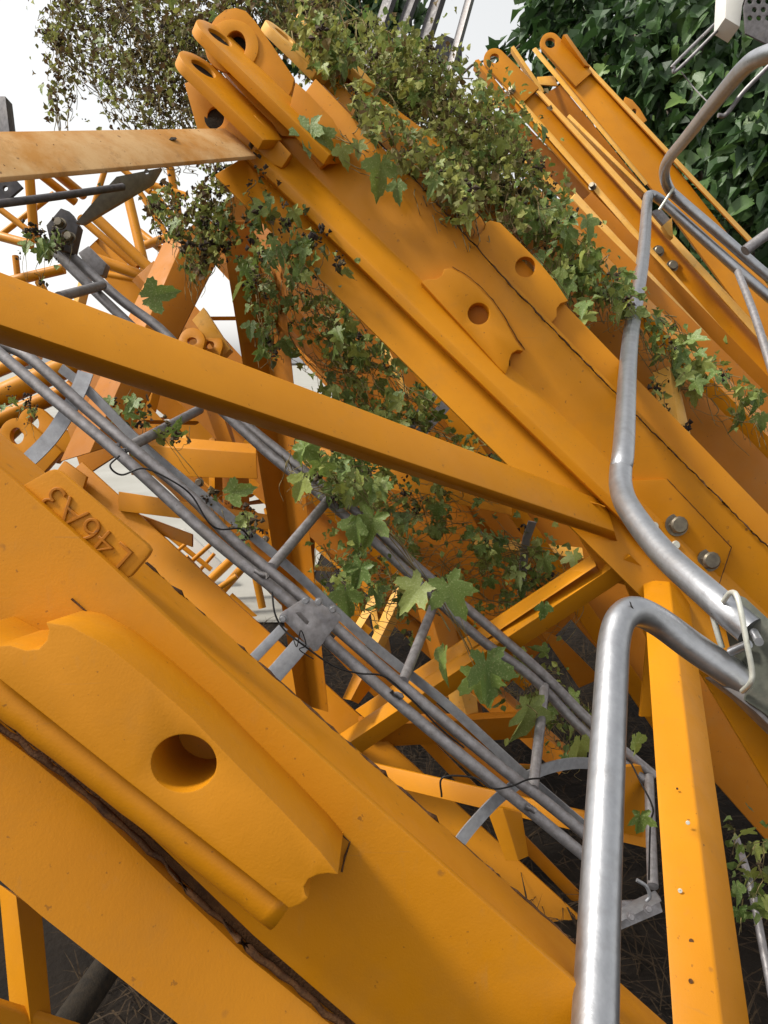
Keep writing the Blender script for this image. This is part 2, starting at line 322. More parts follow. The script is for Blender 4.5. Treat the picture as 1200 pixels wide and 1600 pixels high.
# braces welded to it
prof('brace', mp, YCLEAN, [(0, 425, .985), (0, 507, .94), (0, 537, 1.0)], [(946, 784, 1.735), (960, 830, 1.68), (965, 846, 1.71)], .010, x0=.25)
prof('brace', mp, YBLEACH, [(0, 205, 1.16), (0, 277, 1.10)], [(354, 200, 1.70), (400, 243, 1.655)], CV(0, -.004, .010), x0=.35)
prof('brace_flange', mp, YBLEACH, [(0, 206, 1.175), (0, 213, 1.25)], [(352, 201, 1.71), (360, 206, 1.78)], CV(0, -.008, .002), x0=.35)
bolt('bolt', mp, BLACK, W(268, 219, 1.486), CV(0, .75, -.65), .012, .003, 0, False)  # flat black disc painted as the dark of a hole in the beam
prof('brace', mp, YCLEAN, [(925, 867, 1.79), (932, 884, 1.73)], [(555, 1110, 2.47), (572, 1124, 2.41)], .010)
prof('brace', mp, YCLEAN, [(972, 856, 1.75), (985, 868, 1.69), (1004, 886, 1.71)], [(520, 1155, 2.45), (530, 1171, 2.38), (556, 1182, 2.41)], .008)
prof('node_plate', mp, YEL, [(905, 838, 1.76), (985, 838, 1.76)], [(945, 905, 1.76), (1012, 925, 1.76)], .012)
prof('upright', mp, YCLEAN, [(1004, 905, 1.715), (1046, 908, 1.70), (1076, 930, 1.745)], [(1050, 1600, .940), (1128, 1600, .93), (1172, 1600, .965)], closed=True, x1=.28, b=.004)
for x, y, d in ((1075, 1285, 1.16), (1063, 1391, 1.08)): bolt('rivet', mp, ZINC, W(x, y, d), CV(-.5, .2, -1), .0035, .004, 0, False)
for x, y, d, r_ in ((1030, 1006, 1.59, .003), (1034, 1082, 1.49, .0035), (1080, 1470, 1.022, .0035), (1079, 1532, .978, .003), (1058, 1232, 1.222, .002), (1048, 1170, 1.33, .002)):
    bolt('rust_spot', mp, RUST, W(x, y, d), CV(-.3, .2, -1), r_, .0012, 0, False)
plate('lower_plate', mp, YEL, [(1046, 914), (1120, 985), (1260, 1115), (1330, 1180), (1330, 1480), (1200, 1228), (1090, 1043)], PM, .014, (), -.02)
plate('stiffener', mp, YEL, [(975, 905), (1012, 905), (1018, 1120), (1000, 1120), (1012, 1000)], PM, .012, (), -.06)
# ------------------------------------------------------------------ panel lying right behind it
p2 = thing('mast_panel', 'orange-yellow mast panel half hidden behind the central chord, its lug holed, vine on top', 'mast panel', W(1300, 1300, 1.9))
P2 = plane_d([(600, 240, 1.762), (1195, 850, 1.762), (900, 400, 1.78)])
prof('chord', p2, YEL, [(598, 245, 1.765), (628, 212, 1.775)], [(1195, 858, 1.765), (1222, 826, 1.775)], .02, x1=.5)
lugB = [(733, 374), (741, 372), (750, 366), (757, 358), (758, 348), (766, 344), (782, 348), (812, 378), (845, 412), (868, 440), (880, 458), (888, 470), (876, 474), (870, 482), (870, 494), (862, 504), (850, 494), (790, 432)]
fb = plate('fish_plate', p2, YCLEAN, lugB, P2, .024, [circ(821, 417, 16)], .020, .002)
sub(seam('weld_edge_shade', p2, [P2(x+2, y-2, .001) for x, y in lugB[6:13]], .0014, jit=.5), fb)  # lug outline shade drawn in as a dark bead
prof('brace', p2, YFADE_LIT, [(1020, 582, 2.02), (1046, 572, 1.98), (1064, 612, 2.02)], [(1043, 702, 1.95), (1072, 735, 1.92), (1092, 735, 1.96)], .01, x1=.1)
P3 = plane_d([(850, 480, 2.08), (1100, 740, 2.08), (1000, 500, 2.12)])
plate('slotted_plate', p2, YOLD_SHADE, [(640, 230), (700, 210), (1010, 520), (1280, 800), (1230, 850), (900, 560)], P3, .012,
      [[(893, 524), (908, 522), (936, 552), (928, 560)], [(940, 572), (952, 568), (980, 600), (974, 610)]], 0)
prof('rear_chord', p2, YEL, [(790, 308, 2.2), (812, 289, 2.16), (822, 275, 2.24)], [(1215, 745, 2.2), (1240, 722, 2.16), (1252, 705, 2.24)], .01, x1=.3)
prof('rear_flange', p2, YOLD_SHADE, [(862, 322, 2.3), (883, 302, 2.34)], [(1240, 715, 2.3), (1275, 690, 2.34)], .01, x1=.3)
prof('lacing_bar', p2, YFADE_LIT, [(880, 322, 2.6), (894, 310, 2.55), (900, 300, 2.62)], [(1225, 700, 2.5), (1240, 688, 2.45), (1248, 676, 2.52)], .01, x1=.2)
prof('lacing_bar', p2, YOLD_SHADE, [(905, 318, 2.75), (925, 300, 2.72)], [(1240, 668, 2.65), (1262, 652, 2.62)], .01, x1=.2)
# ------------------------------------------------------------------ panels stacked at the right, further back
r1 = thing('mast_panel', 'orange-yellow mast panel with round eye at its top, left one behind the handrail', 'mast panel', W(1350, 900, 3.2), 'panels stacked at the back right')
PR = plane_d([(785, 130, 3.38), (1200, 600, 3.1), (1000, 320, 3.28)])
def eye_px(cx, cy, r, dirx, L, wd):
    a = math.atan2(dirx[1], dirx[0]); n = 16
    o = [(cx+r*math.cos(a+math.pi/2+math.pi*i/n), cy+r*math.sin(a+math.pi/2+math.pi*i/n)) for i in range(n+1)]
    ux, uy = math.cos(a), math.sin(a)
    return o+[(cx+ux*L+uy*wd, cy+uy*L-ux*wd), (cx+ux*L-uy*r, cy+uy*L+ux*r)]
plate('chord', r1, YEL, [(787, 128), (838, 146), (1005, 325), (1200, 545), (1330, 690), (1330, 750), (1200, 608), (808, 172)], PR, .016)
plate('eye_plate', r1, YEL, eye_px(773, 92, 17, (.68, .73), 80, 20), PR, .02, [circ(773, 91, 7.5, 20)], .022)
prof('flange', r1, YFADE_LIT, [(784, 133, 3.36), (789, 129, 3.36)], [(1200, 610, 3.05), (1206, 605, 3.05)], CV(.01, .01, .012), x1=.3)
prof('flange', r1, YFADE_LIT, [(838, 143, 3.36), (843, 139, 3.38)], [(1200, 546, 3.06), (1212, 540, 3.10)], .012, x1=.3)
bpl = plate('bolted_plate', r1, YEL, [(1000, 372), (1030, 372), (1062, 410), (1052, 442), (1040, 440)], PR, .01, (), .012)
for x, y in ((1028, 393), (1050, 416)): sub(bolt('bolt', r1, BOLT, PR(x, y, .013), TOCAM, .021, .02, .3), bpl)
for x, y in ((800, 142), (926, 292)): bolt('bolt', r1, BOLT, PR(x, y, .022), CV(-.5, .2, -.8), .014, .02, .3)
r2 = thing('mast_panel', 'shaded orange panel with pale tab on top, just right of the vine-covered beam', 'mast panel', W(1250, 800, 3.3), 'panels stacked at the back right')
prof('chord', r2, YOLD_SHADE, [(766, 208, 3.62), (804, 176, 3.40)], [(1036, 456, 3.48), (1060, 446, 3.30)], .012, x1=.5)
prof('flange', r2, YFADE_LIT, [(762, 203, 3.45), (770, 198, 3.45)], [(1030, 440, 3.35), (1040, 434, 3.35)], .03)
prof('flange', r2, YFADE_LIT, [(1026, 436, 3.30), (1050, 428, 3.36)], [(1196, 660, 3.05), (1216, 640, 3.10)], .012, x1=.3)
prof('tab', r2, YFADE_LIT, [(754, 158, 3.45), (778, 152, 3.50)], [(758, 170, 3.42), (790, 166, 3.46)], .01)
prof('eye_plate', r2, YEL, [(742, 94, 3.5), (748, 92, 3.5)], [(806, 176, 3.45), (812, 172, 3.45)], .08)
r3 = thing('mast_panel', 'orange-yellow mast panel with ringed eye and small side lug, against the dark tree', 'mast panel', W(1350, 700, 3.6), 'panels stacked at the back right')
PR3 = plane_d([(860, 70, 3.75), (1200, 450, 3.55), (1000, 170, 3.75)])
plate('chord', r3, YEL, [(868, 106), (902, 90), (1040, 240), (1200, 446), (1330, 600), (1330, 700), (1200, 540), (1020, 296)], PR3, .016)
plate('eye_plate', r3, YEL, eye_px(860, 66, 15.5, (.66, .75), 78, 18), PR3, .02, [circ(860, 67, 8, 20)], .022)
prof('flange', r3, YFADE_LIT, [(904, 92, 3.74), (908, 88, 3.78)], [(1042, 240, 3.64), (1047, 236, 3.68)], .012, x1=.9)
prof('eye_plate', r3, YEL, [(880, 54, 3.7), (886, 53, 3.72)], [(914, 102, 3.7), (922, 104, 3.72)], .08)
plate('fish_plate', r3, YEL, [(967, 162), (974, 160), (977, 151), (988, 156), (1000, 170), (1011, 188), (1005, 192), (1003, 203), (994, 194)], PR3, .016, [circ(991, 174, 4.2, 16)], .0)
r4 = thing('mast_panel', 'dark narrow orange channel panel between the two round-eyed panels at back right', 'mast panel', W(1250, 650, 3.5), 'panels stacked at the back right')
prof('eye_plate', r4, YFADE_LIT, [(798, 74, 3.50), (803, 71, 3.50)], [(846, 146, 3.46), (851, 142, 3.46)], CV(.01, .01, .06))
prof('chord', r4, YOLD_SHADE, [(850, 147, 3.72), (876, 132, 3.60)], [(1000, 316, 3.56), (1010, 296, 3.44)], .012)
prof('flange', r4, YFADE_LIT, [(831, 78, 3.62), (836, 74, 3.62)], [(1008, 290, 3.45), (1012, 287, 3.45)], CV(.01, .01, .015))
prof('tab', r4, YFADE_LIT, [(839, 120, 3.6), (866, 118, 3.64)], [(844, 132, 3.58), (872, 134, 3.62)], .01)
prof('lacing_bar', r4, YFADE_LIT, [(886, 182, 3.5), (890, 178, 3.5)], [(1010, 304, 3.36), (1014, 300, 3.36)], .02)
# ------------------------------------------------------------------ foreground panel, lower left
fp = thing('mast_panel', 'big close orange-yellow mast panel, lower left, with thick holed lug and raised L46A3 plate', 'mast panel', W(300, 1700, .7))
DF = .66
PF = plane_d([(0, 800, DF), (800, 1500, DF), (0, 1300, DF)])
up_edge = [(-160, 590), (0, 733), (40, 766), (165, 876), (325, 1028), (600, 1272), (900, 1537), (1090, 1705)]
gap_u = [(764, 1786), (536, 1584), (396, 1463), (256, 1328), (156, 1233), (6, 1113), (-160, 980)]
gap_l = [(-160, 1012), (0, 1146), (140, 1258), (240, 1355), (380, 1490), (520, 1604), (750, 1805)]
lo_edge = [(560, 1840), (265, 1592), (62, 1432), (7, 1385), (-160, 1240)]
plate('chord', fp, YCLEAN, up_edge+gap_u, PF, .012, (), 0, .002)
PFL = plane_d([(0, 1146, .654), (520, 1604, .654), (7, 1385, .600)])
plate('lower_chord', fp, YCLEAN, gap_l+lo_edge, PFL, .014, (), 0, .003)
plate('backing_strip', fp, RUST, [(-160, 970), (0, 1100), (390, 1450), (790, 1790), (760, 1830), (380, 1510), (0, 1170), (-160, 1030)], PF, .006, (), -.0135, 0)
seam('rust_shade_seam', fp, [(-20, 1118, .652), (150, 1252, .652), (250, 1345, .652), (388, 1480, .652), (525, 1597, .652), (700, 1748, .652)], .0035)
# fish plate: front traced 55 mm proud of the chord
lugF = [(-60, 985), (-10, 1010), (15, 1008), (40, 1016), (60, 1014), (73, 1000), (76, 985), (71, 972), (110, 978), (165, 1008), (230, 1060), (300, 1122), (370, 1195), (440, 1266), (500, 1330), (529, 1367), (512, 1365), (497, 1367), (482, 1374), (475, 1386), (477, 1397), (482, 1404), (468, 1414), (452, 1420), (380, 1362), (200, 1222), (0, 1062), (-60, 1015)]
PFT = plane_d([(0, 1062, .578), (452, 1420, .578), (300, 1122, .590)])
lugp = plate('fish_plate', fp, YCLEAN, lugF, PFT, .085, [circ(287, 1193, 51, 40, 45)], 0, .0016)
bar0, bar1 = PF(-90, 1004, .052), PF(443, 1420, .052)
bm = bmesh.new(); P = [bar0.lerp(bar1, i/30)+Vector((R.uniform(-1, 1), 0, R.uniform(-1, 1)))*.0007 for i in range(31)]
add_tube(bm, P, .0185, 18); sub(fin('weld_fillet', bm, YCLEAN, fp, True), lugp)
sub(seam('rust_shade_seam', fp, [(112, 936, .658), (230, 1040, .658), (400, 1192, .658), (545, 1314, .658)], .0009, jit=.6), lugp)
sub(seam('weld_bead', fp, [(546, 1316, .657), (534, 1362, .657)], .0012), lugp)
IDo = plane_d([(0, 800, .674), (800, 1500, .674), (0, 1300, .674)])
idp = plate('number_plate', fp, YCLEAN, [(30, 762), (38, 757), (76, 735), (84, 733), (92, 736), (230, 852), (235, 860), (231, 868), (204, 900), (196, 904), (186, 898)], IDo, .010, (), .004, .0022)
fc = bpy.data.curves.new('number_text', 'FONT'); fc.body = 'L46A3'; fc.size = .0405; fc.extrude = .0012; fc.bevel_depth = .0007; fc.bevel_resolution = 2; fc.offset = -.0011; fc.space_character = .95
to = bpy.data.objects.new('number_text', fc); C.objects.link(to); bpy.context.view_layer.update()
me = bpy.data.meshes.new_from_object(to.evaluated_get(bpy.context.evaluated_depsgraph_get())); bpy.data.objects.remove(to)
me.name = 'raised_number'; me.materials.clear(); me.materials.append(YOLD_SHADE)
tx = (IDo(70, 762)-IDo(205, 882)).normalized(); tz = TOCAM; ty = tz.cross(tx)
no = bpy.data.objects.new('raised_number', me); no.matrix_world = Matrix.Translation(IDo(213, 866, .0045)-fp.location) @ Matrix((tx, ty, tz)).transposed().to_4x4(); link(no, fp)
no['label'] = 'raised weld lettering L46A3'; sub(no, idp)
# upper leg of the foreground angle, seen along its top, with bolts
prof('top_leg', fp, YEL, [(-100, 648, .675), (-40, 640, .80)], [(960, 1592, .675), (952, 1520, .80)], CV(-.006, -.008, 0), x1=.3, b=.001)
for x, y in ((507, 1183), (550, 1219)): bolt('bolt', fp, BOLT, W(x-4, y+8, .765), CV(.55, .62, -.5), .0085, .016, .2)
seam('rust_shade_seam', fp, [(228, 882, .795), (480, 1106, .795), (690, 1292, .795), (920, 1496, .795)], .0036)  # dark bead paints in the shade line behind the leg
prof('brace', fp, YCLEAN, [(-3, 1380, .72), (25, 1400, .70), (66, 1425, .73)], [(17, 1600, .70), (48, 1600, .68), (82, 1600, .71)], closed=True, x1=.4)
prof('cross_bar', fp, YCLEAN, [(-20, 1566, .66), (-20, 1610, .65)], [(90, 1600, .70), (90, 1650, .69)], .01, x0=.3, x1=.3)
# ------------------------------------------------------------------ chord behind the foreground panel with its posts
q = thing('mast_panel', 'shaded orange panel between the ladder and the big foreground panel, posts rising from it', 'mast panel', W(900, 1700, 1.6))
prof('chord', q, YEL, [(80, 764, 2.62), (128, 722, 2.66)], [(900, 1500, 2.30), (912, 1438, 2.34)], .014, x1=.4)
prof('chord_flange', q, YOLD_SHADE, [(150, 640, 2.72), (172, 640, 2.68)], [(905, 1420, 2.42), (922, 1410, 2.38)], .012, x1=.3)
prof('post', q, YOLD_SHADE, [(343, 345, 2.16), (393, 345, 2.22), (432, 345, 2.15)], [(470, 1133, 2.25), (486, 1105, 2.31), (513, 1113, 2.25)], .009)
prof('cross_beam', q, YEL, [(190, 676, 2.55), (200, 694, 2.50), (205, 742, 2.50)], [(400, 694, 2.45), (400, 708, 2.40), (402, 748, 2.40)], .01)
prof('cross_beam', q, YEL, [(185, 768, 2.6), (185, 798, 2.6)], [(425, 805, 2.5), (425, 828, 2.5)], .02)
prof('cross_beam', q, YOLD_SHADE, [(215, 803, 2.65), (215, 822, 2.65)], [(300, 835, 2.6), (300, 855, 2.6)], .02)
prof('short_post', q, YOLD_SHADE, [(347, 740, 2.7), (365, 740, 2.66), (388, 740, 2.7)], [(350, 815, 2.7), (368, 815, 2.66), (390, 815, 2.7)], .01)
prof('post', q, YOLD_SHADE, [(322, 640, 2.62), (345, 640, 2.58), (352, 640, 2.62)], [(345, 705, 2.62), (368, 705, 2.58), (372, 705, 2.62)], .01)
prof('brace', q, YEL, [(570, 1190, 2.30), (570, 1219, 2.28)], [(912, 1268, 1.95), (914, 1302, 1.93)], .012, x1=.25)
prof('brace', q, YFADE_LIT, [(622, 905, 2.5), (634, 918, 2.46), (642, 930, 2.5)], [(575, 1010, 2.45), (590, 1006, 2.42), (600, 1012, 2.46)], .008)
prof('brace', q, YFADE_LIT, [(582, 928, 2.55), (594, 934, 2.52)], [(550, 985, 2.5), (562, 985, 2.48)], .02)
prof('brace', q, YEL, [(556, 1045, 2.3), (570, 1052, 2.27), (580, 1075, 2.3)], [(535, 1092, 2.28), (548, 1094, 2.25), (560, 1100, 2.28)], .01)
prof('dark_channel', q, YOLD_SHADE, [(560, 1120, 2.45), (560, 1135, 2.42), (580, 1168, 2.46)], [(850, 1112, 2.5), (850, 1118, 2.46), (850, 1152, 2.5)], .01)
prof('short_brace', q, YEL, [(762, 1268, 1.95), (785, 1262, 1.92), (815, 1270, 1.95)], [(790, 1345, 1.92), (810, 1345, 1.90), (826, 1338, 1.93)], .01)
prof('short_brace', q, YFADE_LIT, [(700, 1080, 2.5), (716, 1070, 2.47), (745, 1090, 2.5)], [(705, 1118, 2.5), (730, 1118, 2.47), (748, 1118, 2.5)], .01)
prof('cross_beam', q, YEL, [(960, 1200, 1.8), (960, 1300, 1.78)], [(1012, 1195, 1.9), (1012, 1310, 1.88)], .02)
# ------------------------------------------------------------------ panel seen through the vines in the middle
s = thing('mast_panel', 'orange panel overgrown by vines in the gap behind the diagonal brace', 'mast panel', W(1100, 1400, 2.7))
prof('chord', s, YOLD_SHADE, [(330, 330, 2.75), (450, 250, 2.80)], [(930, 1010, 2.55), (1010, 900, 2.60)], .016, x1=.5)
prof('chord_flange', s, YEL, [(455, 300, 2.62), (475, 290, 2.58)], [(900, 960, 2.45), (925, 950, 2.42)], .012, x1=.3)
prof('brace', s, YOLD_SHADE, [(268, 352, 2.7), (288, 372, 2.62), (345, 395, 2.68)], [(170, 560, 2.55), (205, 560, 2.46), (262, 560, 2.52)], .01, x1=.7)
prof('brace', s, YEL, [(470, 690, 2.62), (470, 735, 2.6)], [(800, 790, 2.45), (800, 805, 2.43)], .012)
prof('brace', s, YFADE_LIT, [(740, 838, 2.5), (742, 852, 2.46), (744, 872, 2.5)], [(910, 856, 2.5), (912, 872, 2.46), (912, 890, 2.5)], .01)
prof('brace', s, YFADE_LIT, [(575, 500, 2.6), (600, 530, 2.56)], [(628, 610, 2.5), (645, 625, 2.46)], .01)
prof('post', s, YOLD_SHADE, [(600, 780, 2.7), (720, 770, 2.72)], [(690, 960, 2.66), (800, 930, 2.68)], .012)
prof('brace', s, YOLD_SHADE, [(640, 905, 2.66), (660, 915, 2.62), (690, 900, 2.66)], [(690, 1090, 2.6), (712, 1090, 2.56), (740, 1090, 2.6)], .01)
prof('brace', s, YOLD_SHADE, [(840, 980, 2.55), (880, 1000, 2.5)], [(905, 1075, 2.5), (940, 1060, 2.45)], .01)
prof('chord', s, YOLD_SHADE, [(395, 770, 2.98), (500, 640, 3.02)], [(790, 1075, 2.85), (900, 960, 2.9)], .016)
prof('chord_flange', s, YEL, [(380, 690, 2.9), (400, 672, 2.86)], [(820, 1080, 2.78), (838, 1062, 2.74)], .012)
bolt('bolt', s, BLACK, W(681, 832, 2.58), TOCAM, .022, .01, .2)  # black head painted as the dark of an open bolt hole
def far_panel(label, a, b_, d0, d1, wpx, n, mat=YOLD_SHADE, tilt=.12, grp=None):
    t = thing('mast_panel', label, 'mast panel', W(b_[0], b_[1]+200, d1), grp)
    L = math.hypot(b_[0]-a[0], b_[1]-a[1]); ux, uy = (b_[0]-a[0])/L, (b_[1]-a[1])/L; vx, vy = uy, -ux
    def at(f, k, dd=0):
        d = 1/((1-f)/d0+f/d1); return (a[0]+ux*L*f+vx*k, a[1]+uy*L*f+vy*k, d+dd)
    for k0, k1, kb in ((0, 34, -12), (wpx, wpx+30, wpx+42)):
        prof('chord', t, mat, [at(0, kb, .10), at(0, k0), at(0, k1, .02)], [at(1, kb, .10), at(1, k0), at(1, k1, .02)], .012)
    for i in range(n):
        f0, f1 = (i+.15)/n, (i+.85)/n; ks = (28, wpx+4) if i % 2 else (wpx+4, 28); p, q_ = at(f0, ks[0], .04), at(f1, ks[1], .04)
        prof('brace', t, YEL if i % 3 else YFADE_LIT, [(p[0]-9, p[1]+6, p[2]+.03), (p[0], p[1], p[2]), (p[0]+12, p[1]+3, p[2]+.04)], [(q_[0]-9, q_[1]+6, q_[2]+.03), q_, (q_[0]+12, q_[1]+3, q_[2]+.04)], .008)
        g = at((i+.5)/n, 30, -.012); bolt('bolt', t, BOLT, W(*g), TOCAM, .016, .018)
    return t
far_panel('shaded orange panel with zigzag bracing seen behind the ladder, left of centre', (110, 590), (470, 960), 3.3, 3.1, 95, 5)
far_panel('orange panel with zigzag bracing deep behind the vines in the centre', (340, 400), (900, 960), 3.25, 3.0, 110, 7)
far_panel('dark orange panel lying low behind the ladder, lower centre', (520, 1000), (820, 1270), 2.95, 2.8, 80, 4)
far_panel('orange panel with bright braces far behind the ladder at left', (40, 480), (400, 860), 4.7, 4.5, 120, 6, YEL)
far_panel('low far orange panel with short braces behind the pale sheets, left of centre', (150, 640), (470, 900), 5.0, 4.8, 60, 8, YEL)
far_panel('small far orange panel showing below the ladder middle', (230, 720), (560, 1010), 4.2, 4.0, 70, 5, YEL)
far_panel('orange braced panel standing behind the upper posts, left of centre', (215, 430), (480, 720), 3.9, 3.7, 100, 4)
# ------------------------------------------------------------------ ladder
RUNG = CV(.268, .388, .88)*.35
N1 = [(-30, 527, 1.62), (83, 623, 1.61), (187, 710, 1.6), (333, 843, 1.6), (450, 938, 1.6), (517, 1006, 1.6), (650, 1122, 1.59), (783, 1231, 1.58), (850, 1285, 1.58), (960, 1375, 1.57)]
N2 = [(-25, 522, 1.66), (3, 537, 1.65), (50, 562, 1.64), (133, 637, 1.64), (207, 700, 1.63), (300, 778, 1.63), (367, 847, 1.63), (467, 930, 1.63), (550, 1003, 1.63), (683, 1117, 1.62), (800, 1213, 1.61), (850, 1251, 1.61), (965, 1345, 1.60)]
F1 = [(72, 380, 1.92), (167, 473, 1.92), (275, 575, 1.92), (413, 703, 1.92), (493, 767, 1.91), (600, 860, 1.9), (740, 990, 1.9), (833, 1060, 1.9), (913, 1143, 1.89), (1010, 1222, 1.88)]
F2 = [(98, 388, 1.95), (187, 467, 1.95), (262, 525, 1.95), (360, 640, 1.95), (440, 708, 1.94), (533, 780, 1.93), (593, 832, 1.92), (660, 893, 1.92), (767, 982, 1.92), (850, 1055, 1.91), (927, 1132, 1.90), (1022, 1212, 1.89)]
la = thing('ladder', 'long dull galvanised tube ladder slanting down from left edge behind the diagonal brace', 'ladder', W(1000, 1500, 1.7))
for pts in (N2, F1): tube('side_rail', la, GDUL, pts, .0132, 14, 6)
for a, b_ in (((92, 464, 1.68), (160, 446, 1.93)), ((203, 698, 1.63), (312, 640, 1.93)), ((424, 886, 1.63), (519, 774, 1.92)), ((630, 1064, 1.62), (677, 948, 1.91)), ((833, 1232, 1.61), (851, 1072, 1.9)), ((1020, 1385, 1.6), (1014, 1214, 1.88))):
    tube('rung', la, GDUL, [a, b_], .0125, 14)
lb = thing('ladder', 'second galvanised ladder rail set lying tight against the long ladder', 'ladder', W(960, 1500, 1.65))
for pts in (N1, F2): tube('side_rail', lb, GDUL, pts, .0132, 14, 6)
for x, y, d in ((190, 700, 1.6), (410, 897, 1.58), (620, 1085, 1.58), (828, 1262, 1.57)): seam('weld_joint', lb, [(x-9, y-4, d), (x+9, y+6, d)], .008, jit=.4, mat=GDUL)
mpl = plate('mounting_plate', lb, GDUL, [(436, 962), (440, 957), (476, 934), (482, 934), (531, 960), (533, 966), (496, 1017), (490, 1018)],
      plane_d([(440, 960, 1.56), (530, 960, 1.57), (480, 1010, 1.56)]), .006, [[(462, 958), (470, 957), (483, 972), (480, 977), (473, 970)]])
PB = plane_d([(440, 960, 1.575), (530, 960, 1.585), (480, 1010, 1.575)])
plate('mounting_bar', lb, GFLAT, [(436, 976), (450, 984), (345, 1095), (330, 1085)], PB, .006)
plate('mounting_bar', lb, GFLAT, [(462, 996), (486, 1010), (380, 1132), (356, 1116)], PB, .006, (), .003)
for x, y in ((443, 966), (478, 938), (498, 940), (520, 952)): sub(bolt('bolt', lb, GALV, W(x, y, 1.555), TOCAM, .007, .012, .3), mpl)
strap('long_strap', lb, GFLAT, [(95, 575, 1.70), (140, 612, 1.70), (233, 705, 1.70), (367, 815, 1.70), (467, 900, 1.69), (577, 1003, 1.68), (700, 1102, 1.67), (813, 1205, 1.66), (960, 1330, 1.65)], CV(.68, .73, -.2), .022)
hoop = lambda pts, lab: tag(strap('ladder_hoop', None, GFLAT, pts, None, .036, .005), lab, 'hoop')
hoop([(-20, 770, 1.60), (18, 742, 1.62), (72, 692, 1.65), (105, 645, 1.67), (125, 605, 1.69), (134, 582, 1.70)], 'curved flat galvanised strap crossing the ladder rails near the left edge')
tag(strap('ladder_hoop', None, GFLAT, [(690, 1370, 1.52), (712, 1325, 1.55), (745, 1282, 1.58), (790, 1238, 1.64), (845, 1204, 1.70), (905, 1192, 1.76), (960, 1200, 1.8)], None, .027, .005), 'curved flat galvanised strap under the ladder end left of the near handrail', 'hoop')
tag(strap('ladder_hoop', None, GFLAT, [(815, 930, 2.3), (818, 880, 2.28), (822, 845, 2.25), (832, 815, 2.22)], None, .026, .005), 'thin grey curved strap among the vines below the diagonal brace', 'hoop')
tag(strap('steel_strap', None, GFLAT, [(625, 690, 2.3), (668, 630, 2.32), (690, 600, 2.34)], None, .03, .005), 'lower grey flat strap crossing the triangular gap under the central chord', 'strap')
tag(strap('steel_strap', None, GFLAT, [(645, 690, 2.25), (690, 640, 2.28), (712, 612, 2.30)], None, .036, .005), 'wider grey flat strap crossing the triangular gap under the central chord', 'strap')
def wire(label, pts, r=.0022, mat=WIRE):
    return tag(tube('cable', None, mat, pts, r, 6, 8), label, 'cable')
wire('thin black cable looped round the ladder rails above the number plate', [(187, 712, 1.58), (172, 728, 1.56), (190, 742, 1.57), (225, 732, 1.58), (270, 752, 1.58), (300, 775, 1.59), (325, 815, 1.59), (345, 827, 1.60), (375, 826, 1.62), (390, 840, 1.66)])
wire('thin black cable hanging from the ladder plate along the lower rails', [(425, 925, 1.55), (430, 960, 1.54), (445, 985, 1.54), (470, 1005, 1.53), (520, 1040, 1.54), (560, 1052, 1.55), (600, 1057, 1.56), (640, 1090, 1.57), (690, 1140, 1.58), (725, 1168, 1.59)])
wire('thin black cable tied round the ladder rails beside the curved strap', [(690, 1245, 1.56), (692, 1215, 1.55), (740, 1215, 1.55), (770, 1232, 1.54), (800, 1228, 1.55), (825, 1218, 1.57), (850, 1216, 1.6)])
wire('frayed wire twist on the ladder mounting plate', [(458, 998, 1.54), (464, 1010, 1.53), (470, 985, 1.52), (478, 1008, 1.53), (468, 1015, 1.53), (490, 1030, 1.54)], .0013)
wire('thin black cable hanging beside the right end of the ladder', [(1014, 1375, 1.55), (1016, 1290, 1.56), (1020, 1262, 1.56), (1000, 1220, 1.6), (985, 1190, 1.65)], .002)
# ladder end hardware
lc = thing('ladder_bracket', 'grey folded bracket with round feet at the bottom end of the ladder', 'bracket', W(990, 1440, 1.6))
prof('channel', lc, GDUL, [(945, 1410, 1.55), (1030, 1405, 1.6)], [(950, 1462, 1.5), (1036, 1425, 1.58)], .006)
prof('lip', lc, GFLAT, [(950, 1440, 1.52), (1032, 1402, 1.57)], [(955, 1448, 1.49), (1034, 1408, 1.54)], .03)
for x, y in ((985, 1432), (1012, 1420)): bolt('bolt', lc, GDUL, W(x, y, 1.505), CV(0, .4, -1), .007, .01, .1)
tube('hook', lc, GFLAT, [(995, 1375, 1.5), (1010, 1385, 1.5), (1015, 1400, 1.5), (1010, 1408, 1.5)], .004, 8)
lt = thing('head_bracket', 'dark bolted head bracket at the top end of the ladder on the left', 'bracket', W(90, 420, 1.95))
plate('head_plate', lt, DSTEEL, [(72, 352), (95, 325), (108, 330), (122, 352), (112, 395), (80, 385)], plane_d([(80, 350, 1.9), (120, 350, 1.93), (80, 400, 1.9)]), .03)
plate('side_plate', lt, GDUL, [(122, 395), (138, 384), (166, 412), (160, 430), (142, 428)], plane_d([(80, 350, 2.0), (120, 350, 2.02), (80, 400, 2.0)]), .03)
for x, y in ((95, 350), (110, 372), (96, 375)): bolt('bolt', lt, BOLT, W(x, y, 1.88), TOCAM, .012, .02)
lg = thing('stay_plate', 'grey tapered flat stay with a rod, hanging under the bleached beam at left', 'stay', W(120, 350, 1.9))
plate('blade', lg, GFLAT, [(118, 348), (140, 322), (182, 276), (252, 262), (238, 286), (130, 350)], plane_d([(120, 340, 1.88), (250, 270, 1.98), (180, 280, 1.9)]), .006, [circ(229, 268, 4, 12)])
tube('rod', lg, DSTEEL, [(-30, 322, 1.55), (80, 308, 1.7), (192, 292, 1.88)], .0095, 10)
plate('rod_bracket', lg, DSTEEL, [(-20, 272), (22, 278), (35, 292), (0, 322), (-20, 325)], plane_d([(0, 280, 1.6), (40, 290, 1.62), (0, 320, 1.6)]), .008, [circ(8, 294, 4, 12)])
